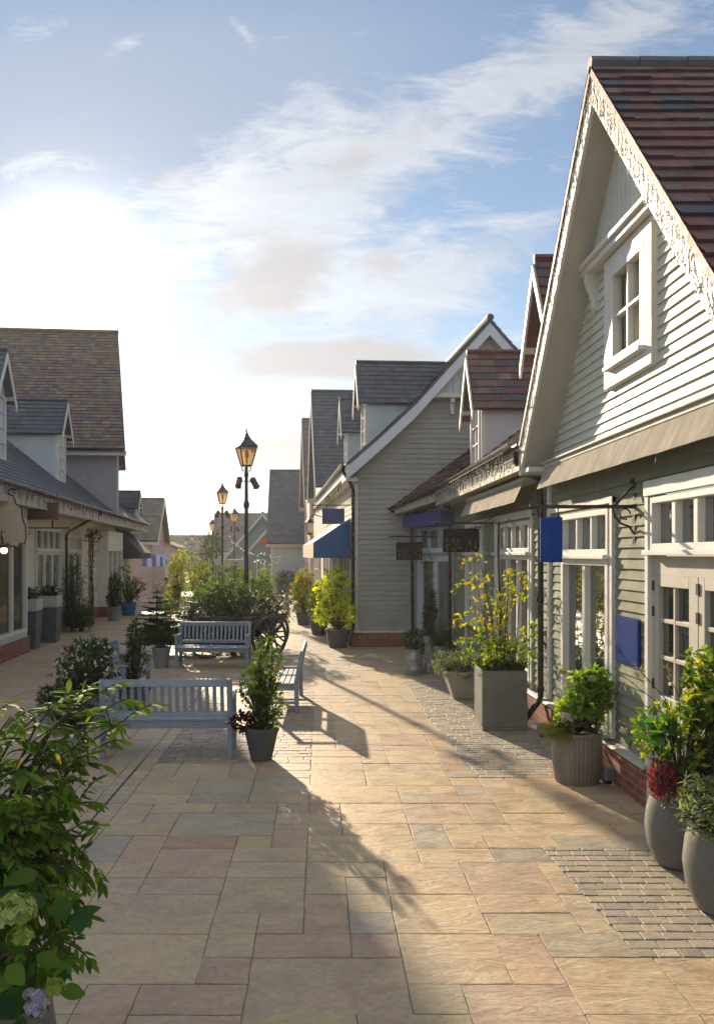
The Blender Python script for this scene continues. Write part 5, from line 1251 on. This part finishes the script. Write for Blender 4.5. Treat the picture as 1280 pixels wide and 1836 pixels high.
# left of the benches
o = potted('white-dotted leafy shrub in a low pot behind the left end of the near bench', (-3.26,11.2,0), pot_tapered(.2,.26,.36), POTGREY, .23, .32, 24)
leaves(o, [(0,0,.78,.40,.38,.36),(-.2,.05,.55,.3,.28,.25),(.12,0,.98,.25,.22,.16),(.2,-.1,.5,.25,.2,.25)], 560, .05, .03, DKG+GRN[1:2]+[(.07,.10,.06)], 115, per=7, base=(0,0,.3))
f = MB(); rr = random.Random(17)
for i in range(90):
    u = unit(rr); p = V((u.x*.42,u.y*.38,.8+u.z*.34)); 
    if u.y < .3: flowerhead(f, p, .012, 4, [(.6,.6,.6)], rr, .018)
f.build('white_flowers', PETAL, o)
o = potted('upright loose-stemmed shrub in a dark pot beside the half-hidden left bench', (-2.80,12.05,0), pot_tapered(.18,.24,.32), DARKPOT, .21, .28, 24)
leaves(o, [(.02,0,.7,.18,.18,.4),(.03,0,1.08,.13,.13,.24),(-.12,0,.6,.13,.13,.25)], 190, .055, .035, DKG+GRN[:2], 116, per=6, base=(0,0,.28))
o = potted('grey tapered pot with a rounded dwarf fir left of the middle bench', (gx(288,16.3),16.4,0), pot_tapered(.14,.185,.42,.01), POTGREY, .16, .38, 24)
leaves(o, [(0,0,.66,.24,.22,.26)], 260, .05, .012, FIRG+DKG[:1], 117, per=10, out=.9, base=(0,0,.4))
o = potted('small grey pot with a domed plant at the left end of the near bench', (-3.62,10.75,0), pot_tapered(.13,.17,.3,.01), POTGREY, .15, .26, 24)
leaves(o, [(0,0,.40,.19,.18,.14)], 130, .04, .02, SIL[1:2]+DKG, 118, per=8, base=(0,0,.28))
o = potted('dark grey tall pot half hidden by the foreground leaves', (-2.72,8.75,0), pot_tapered(.14,.19,.42,.01), POTGREY, .16, .38, 24)
leaves(o, [(0,0,.58,.22,.2,.2)], 130, .06, .03, DKG, 119, per=7, base=(0,0,.38))
# along the long shop
for x, y, lb, i in ((gx(85,21.2),21.3,'farther of two tall dark square planters by the long shop',0),(gx(42,19.5)+.02,19.75,'nearer of two tall dark planters, half hidden by the bay window',1)):
    o = thing('square_planter', lb, 'planter', (x, y, 0), R(5), 'tall dark square planters')
    b = MB(); b.hexa([(-.24,-.24,0),(.24,-.24,0),(.24,.24,0),(-.24,.24,0),(-.29,-.29,.92),(.29,-.29,.92),(.29,.29,.92),(-.29,.29,.92)]); b.build('pot', DARKPOT, o, bevel=.01)
    b = MB(); b.box(-.295,.295,-.295,.295,.94,1.22); b.box(-.28,.28,-.28,.28,.921,.94); b.build('rim', mat('pale_band', (.42,.44,.45), .6, .1, 5, dirt=.2), o, bevel=.01)
    leaves(o, [(0,0,1.33,.33,.3,.16)], 170, .06, .03, DKG+SIL[:2], 120+i, per=7, base=(0,0,1.2)); rr = random.Random(18+i)
    heads(o, [((rr.uniform(-.3,.3),rr.uniform(-.3,.1),1.36+rr.uniform(-.05,.12)), .03, 12, [(.6,.58,.62),(.5,.5,.56)], .025, rr) for k in range(14)], 'white_flower')
shrub('tall dark cone-shaped evergreen against the wall of the long shop', (gx(130,24.3),24.3,0), [(0,0,.7,.55,.45,.7),(0,0,1.5,.36,.33,.6),(0,0,2.05,.18,.18,.35),(.35,-.2,.45,.45,.35,.4)], 620, .06, .02, DKG, 122, name='conical_evergreen', per=9)
shrub('low dark shrub spilling from the foot of the climber trellis', (gx(160,25),24.2,0), [(0,0,.5,.3,.3,.45),(.2,-.2,.3,.25,.25,.3)], 200, .06, .03, DKG+GRN[:1], 123)
o = thing('trellis', 'slender trellis with bare climbing stems against the long shop', 'trellis', (gx(163,26.5),26.5,0), AL)
b = MB()
for x in (-.25,.05,.3): b.bar((x,0,0),(x,0,3.0), .025, .025, (0,1,0))
for z in (.6,1.2,1.8,2.4,2.9): b.bar((-.3,.02,z),(.35,.02,z), .02, .02)
b.bar((-1.0,.0,2.75),(1.3,.0,2.75), .03, .03); b.build('frame', WOODC, o)
rr = random.Random(19); s = MB(); f = MB()
for i in range(8):
    x = rr.uniform(-.3,.3); pts = [V((x+rr.uniform(-.08,.08)+.1*math.sin(z*3+i),-.04+rr.uniform(-.03,.03),z)) for z in [.0,.4,.8,1.2,1.6,2.0,2.4,2.8,3.05]]; s.tube(pts, [.016-.0014*k for k in range(9)], 4)
    for k in range(34):
        p = rr.choice(pts[3:])+unit(rr)*.14; f.leaf(p, unit(rr), V((0,0,1)), .07, .04, jit(rr.choice(DKG+SIL[1:2]), rr), .2)
cloud(f, [(0,-.1,2.95,.7,.25,.2)], 60, .07, .04, DKG+SIL[:1], rr, per=6)
s.build('climber_stems', BARK, o); f.build('climber_leaves', LEAF, o)
for px, d, prof, pm, lb, bl_, tn, sd in ((205,28,pot_tapered(.2,.24,.5),POTGREY,'grey-green tub with a thin shrub next to the blue pot',[(0,0,.72,.28,.25,.25),(0,0,1.2,.2,.2,.45)],DKG+SIL[:1],124),(231,30.6,pot_tapered(.24,.3,.5),BLUEPOT,'bright blue pot with a big dark bush near the end of the long shop',[(0,0,.95,.5,.45,.5),(-.25,0,1.45,.35,.35,.5),(.3,0,1.05,.35,.3,.4)],DKG+GRN,125)):
    o = potted(lb, (gx(px,d),d,0), prof, pm, .22, .45, 24); leaves(o, bl_, 300, .08, .035, tn, sd, per=7, base=(0,0,.45))
# foreground bush at the left edge
o = potted('leafy foreground bush with arching sprays and pale hydrangea heads filling the left edge', (-1.42,3.25,0), pot_urn(.34,.55), GLAZE, .27, .48, 36)
ob = o.location; rr = random.Random(23); f = MB(); s = MB()
YG = [(.095,.18,.02),(.07,.15,.02),(.13,.21,.022),(.05,.11,.02),(.16,.225,.03)]
def spray(p, d, n, ln, tn):
    """pinnate leaf: paired leaflets along a drooping stalk"""
    d = d.normalized(); q = V(p); pts = [V(q)]; step = ln*.42
    for k in range(n):
        d = (d+V((0,0,-.13))).normalized(); q = q+d*step; pts.append(V(q))
        sd = d.cross(V((0,0,1))); sd = sd.normalized() if sd.length > .1 else V((1,0,0))
        for sg in (-1,1):
            dd = (d*.55+sd*sg*.75+V((0,0,-.35))+unit(rr)*.22).normalized()
            f.leaf(q, dd, (V((0,0,1))+unit(rr)*.5).normalized(), ln*rr.uniform(.8,1.15), ln*.34, jit(rr.choice(tn), rr, .22), .22, True)
    f.leaf(q, (d+V((0,0,-.3))).normalized(), V((0,-.3,1)).normalized(), ln*1.1, ln*.34, jit(rr.choice(tn), rr, .2), .22, True)
    s.tube(pts, [.003]*len(pts), 4)
tips = [(222,1292,3.5),(205,1262,3.6),(170,1250,3.5),(140,1262,3.4),(100,1262,3.4),(60,1290,3.3),(20,1285,3.2),(-20,1280,3.3),(150,1330,3.3),(120,1380,3.3),(140,1440,3.3),(150,1500,3.2),(165,1545,3.15),(120,1560,3.1),(135,1690,2.95),(125,1650,3.0),(100,1480,3.2),(70,1420,3.1),(30,1380,3.1),(0,1430,3.1),(80,1350,3.5),(40,1480,3.0),(105,1330,3.6),(-30,1370,3.2),(60,1560,3.0),(20,1520,3.0),(110,1720,2.9),(85,1600,3.0),(-20,1500,3.1),(145,1395,3.4)]
for px, py, d in tips:
    t = at(px, py, d)-ob; b0 = V((rr.uniform(-.12,.15), rr.uniform(-.1,.1), .48)); mid = b0.lerp(t,.55)+V((-.04,0,.12+.15*(t.z > .9)))
    c1 = [b0.lerp(mid,.5)+V((-.02,0,.03)), mid, mid.lerp(t,.5)+V((0,0,.04)), t]
    s.tube([b0]+c1, [.011,.009,.007,.005,.003], 5)
    L_ = .074*d/3.3
    for k in range(9):
        u = .25+.75*k/8; p = b0.lerp(mid,u*2) if u < .5 else mid.lerp(t,u*2-1)
        dr = ((t-mid).normalized()*.7+unit(rr)*.75+V((.1,0,.05))).normalized()
        spray(p, dr, rr.choice((3,4,4)), L_*rr.uniform(.75,1.05), YG)
cloud(f, [(.12,0,1.05,.27,.25,.28),(-.05,0,.8,.32,.25,.3),(.2,-.05,.70,.2,.2,.2),(.22,.0,.95,.2,.2,.25),(-.1,0,1.2,.25,.2,.15),(.12,-.1,.5,.15,.15,.15)], 430, .065, .024, YG+GRN, rr, per=7, big=True, droop=.35)
f.build('foliage', LEAF, o, smooth=True); s.build('stems', BARK, o)
f = MB()
for px, py, d in ((110,1635,2.9),(20,1700,2.8),(60,1745,2.8),(10,1560,2.9),(70,1590,2.95),(-10,1760,2.8),(40,1790,2.8),(95,1750,2.85),(0,1650,2.9)):
    for k in range(3): f.leaf(at(px,py,d)-ob+unit(rr)*.06, (unit(rr)+V((.4,-.5,-.4))).normalized(), (unit(rr)*.4+V((0,-.7,.7))).normalized(), rr.uniform(.07,.125), rr.uniform(.045,.08), jit(rr.choice([(.035,.09,.035),(.05,.12,.03),(.10,.17,.03)]), rr, .2), .3, True)
f.build('broad_leaves', LEAF, o, smooth=True)
heads(o, [(at(28,1640,2.75)-ob, .075, 230, HYD+[(.24,.32,.08),(.20,.27,.06)], .018, rr), (at(38,1682,2.75)-ob, .04, 70, [(.30,.40,.08),(.2,.3,.06)], .018, rr), (at(98,1772,2.75)-ob, .03, 40, [(.26,.36,.05)], .02, rr)])
heads(o, [(at(rr.uniform(45,80),rr.uniform(1780,1815),2.72)-ob, .018, 18, [(.36,.30,.46),(.45,.42,.52)], .016, rr) for k in range(9)], 'lilac_flower')
f = MB()
for k in range(4): f.leaf(at(rr.choice([10,40,100,60,30]),rr.uniform(1290,1500),3.1)-ob, (unit(rr)+V((.2,-.2,-.7))).normalized(), unit(rr), .05, .02, (.34,.25,.03), .2, True)
f.build('yellowed_leaves', LEAF, o)

# ------------------------------------------------------------------ light, sky, camera
SUN_AZ, SUN_EL = R(-17.1), R(18)
S = V((math.sin(SUN_AZ)*math.cos(SUN_EL), math.cos(SUN_AZ)*math.cos(SUN_EL), math.sin(SUN_EL)))
ld = bpy.data.lights.new('sun', 'SUN'); ld.energy = 3.8; ld.angle = R(.8); ld.color = (1., .80, .56)
lo = bpy.data.objects.new('sun', ld); COL.objects.link(lo); lo.rotation_euler = S.to_track_quat('Z', 'Y').to_euler(); lo.location = (-10, 30, 20)
w = bpy.data.worlds.new('World'); SC.world = w; w.use_nodes = True; t = nt(w)
out = N(t, 'ShaderNodeOutputWorld')
sky = N(t, 'ShaderNodeTexSky'); sky.sky_type = 'NISHITA'; sky.sun_disc = False; sky.sun_elevation = SUN_EL; sky.sun_rotation = SUN_AZ; sky.air_density = 1.; sky.dust_density = .05; sky.ozone_density = 1.5
bg = N(t, 'ShaderNodeBackground'); bg.inputs[1].default_value = .05
L(t, sky.outputs[0], bg.inputs[0])
gen = N(t, 'ShaderNodeTexCoord').outputs['Generated']
sp = N(t, 'ShaderNodeSeparateXYZ'); L(t, gen, sp.inputs[0])
den = mathn(t, 'MAXIMUM', mathn(t, 'ABSOLUTE', sp.outputs[1]), .05)
u = mathn(t, 'DIVIDE', sp.outputs[0], den); v = mathn(t, 'DIVIDE', sp.outputs[2], den)
uv = N(t, 'ShaderNodeCombineXYZ'); L(t, u, uv.inputs[0]); L(t, v, uv.inputs[1])
def blob(u0, v0, ang, a, b):
    c, s_ = math.cos(R(ang)), math.sin(R(ang))
    du = mathn(t, 'SUBTRACT', u, u0); dv = mathn(t, 'SUBTRACT', v, v0)
    p = mathn(t, 'DIVIDE', mathn(t, 'ADD', mathn(t, 'MULTIPLY', du, c), mathn(t, 'MULTIPLY', dv, s_)), a)
    q = mathn(t, 'DIVIDE', mathn(t, 'SUBTRACT', mathn(t, 'MULTIPLY', dv, c), mathn(t, 'MULTIPLY', du, s_)), b)
    return mathn(t, 'EXPONENT', mathn(t, 'MULTIPLY', mathn(t, 'ADD', mathn(t, 'MULTIPLY', p, p), mathn(t, 'MULTIPLY', q, q)), -1))
def add(*a):
    r = a[0]
    for x in a[1:]: r = mathn(t, 'ADD', r, x)
    return r
def P_(px, py): return (px-VX)/F, (VY-py)/F
wisp = noise(t, mapping(t, uv.outputs[0], (1.5, 5.2, 1), (0, 0, R(-32))), 3.4, 10, .66, 1.1)
fine = noise(t, mapping(t, uv.outputs[0], (2.4, 7, 1), (0, 0, R(-40))), 9, 9, .7, .8)
big = noise(t, mapping(t, uv.outputs[0], (1, 2.2, 1), (0, 0, R(-15))), 6.5, 7, .6, .5)
def layer(*bl):
    r = None
    for (px, py, ang, a, b, k) in bl:
        q = mathn(t, 'MULTIPLY', blob(*P_(px, py), ang, a, b), k); r = q if r is None else mathn(t, 'ADD', r, q)
    return r
cov = layer((790,215,28,.33,.055,.72), (560,190,10,.08,.035,.45), (450,340,20,.16,.07,.85), (640,540,22,.20,.085,.75), (800,500,25,.12,.045,.5), (1060,80,30,.20,.05,.5), (560,440,45,.16,.07,.5), (740,640,6,.25,.03,.6), (150,285,8,.22,.018,.4),
            (230,75,25,.03,.012,.6), (70,45,10,.05,.02,.5), (435,55,-50,.03,.008,.6), (520,780,0,.2,.05,.5), (1180,60,20,.1,.06,.25), (900,450,30,.10,.03,.3))
nz = add(mathn(t, 'MULTIPLY', mathn(t, 'SUBTRACT', wisp, .5), 2.3), mathn(t, 'MULTIPLY', mathn(t, 'SUBTRACT', fine, .5), 1.1))
alpha = ramp(t, add(cov, nz), [(.30, 0), (1., 1)])
veil = mathn(t, 'MULTIPLY', mathn(t, 'MINIMUM', layer((60,200,3,.42,.13,1.0), (420,130,10,.3,.10,.55)), 1.), .8)
gk = layer((490,500,25,.085,.045,1.5), (575,645,2,.12,.026,1.8), (520,815,0,.12,.035,1.3), (620,300,30,.12,.03,.6), (690,470,35,.06,.03,.5), (330,330,5,.10,.03,.5))
grey = mathn(t, 'MULTIPLY', ramp(t, add(gk, mathn(t, 'MULTIPLY', mathn(t, 'SUBTRACT', big, .5), 2.2), mathn(t, 'MULTIPLY', mathn(t, 'SUBTRACT', fine, .5), 1.0)), [(.35, 0), (1.25, 1)]), .85)
dt = N(t, 'ShaderNodeVectorMath', operation='DOT_PRODUCT'); L(t, gen, dt.inputs[0]); dt.inputs[1].default_value = S
dot = mathn(t, 'MAXIMUM', dt.outputs['Value'], 0)
pw = lambda e, k: mathn(t, 'MULTIPLY', mathn(t, 'POWER', dot, e), k)
hor = mathn(t, 'MULTIPLY', mathn(t, 'EXPONENT', mathn(t, 'MULTIPLY', mathn(t, 'ABSOLUTE', v), -7.)), mathn(t, 'POWER', dot, 5))
GLOWK = 1.0; EXPO = 1.32
def back(col, st):
    n = N(t, 'ShaderNodeBackground')
    for i, q in ((0, col), (1, st)):
        if isinstance(q, tuple): n.inputs[i].default_value = (*q, 1)
        elif isinstance(q, (int, float)): n.inputs[i].default_value = q
        else: L(t, q, n.inputs[i])
    return n.outputs[0]
def mixs(f, a, b):
    n = N(t, 'ShaderNodeMixShader'); L(t, f, n.inputs[0]); L(t, a, n.inputs[1]); L(t, b, n.inputs[2]); return n.outputs[0]
def adds(a, b):
    n = N(t, 'ShaderNodeAddShader'); L(t, a, n.inputs[0]); L(t, b, n.inputs[1]); return n.outputs[0]
sh = mixs(veil, bg.outputs[0], back((.52,.63,.82), .29))
sh = adds(sh, back((.80,.88,1.), .03))
sh = mixs(mathn(t, 'MULTIPLY', alpha, .70), sh, back((.95,.97,1.), add(.26, pw(6,.11), pw(14,.05), mathn(t, 'MULTIPLY', mathn(t, 'SUBTRACT', wisp, .5), .25))))
sh = mixs(grey, sh, back((.56,.54,.55), add(.40, pw(12,.1))))
sh = adds(sh, back((1.,.88,.70), add(pw(22,.014), pw(70,.07), pw(200,.10), pw(600,1.0), mathn(t, 'MULTIPLY', hor, .30))))
bk = ramp(t, sp.outputs[1], [(.2, 1), (.62, 0)])  # brighter sky behind the camera and overhead, added out of view as fill light
sh = mixs(mathn(t, 'MULTIPLY', bk, .85), sh, back((.88, .93, 1.0), add(.29, mathn(t, 'MULTIPLY', mathn(t, 'SUBTRACT', big, .5), .3))))
L(t, sh, out.inputs[0])
hz = MB(); hz.box(-165, 165, -45, 405, -1.1, 13.0)
hm = bpy.data.materials.new('street_air'); ht = nt(hm); ho = N(ht, 'ShaderNodeOutputMaterial'); hv = N(ht, 'ShaderNodeVolumePrincipled')
hv.inputs['Color'].default_value = (.93, .93, .93, 1); hv.inputs['Density'].default_value = .0007; hv.inputs['Anisotropy'].default_value = .4
L(ht, hv.outputs[0], ho.inputs['Volume'])
tag(hz.build('haze', hm), 'pale sunlit haze filling the street', None, None, 'stuff')
cd = bpy.data.cameras.new('camera'); cam = bpy.data.objects.new('camera', cd); COL.objects.link(cam); SC.camera = cam
cam.location = (0, 0, CH); cam.rotation_euler = (R(90), 0, 0)
cd.sensor_fit = 'VERTICAL'; cd.sensor_height = 36; cd.sensor_width = 25.1; cd.lens = 36*F/1836
cd.shift_x = (640-VX)/1836; cd.shift_y = (VY-918)/1836; cd.clip_end = 2000; cd.clip_start = .05
vs = SC.view_settings; vs.view_transform = 'Standard'; vs.look = 'None'; vs.exposure = EXPO; vs.gamma = 1; vs.use_curve_mapping = False
SC.cycles.max_bounces = 8; SC.cycles.transparent_max_bounces = 8; SC.cycles.sample_clamp_indirect = 4; SC.cycles.use_denoising = True
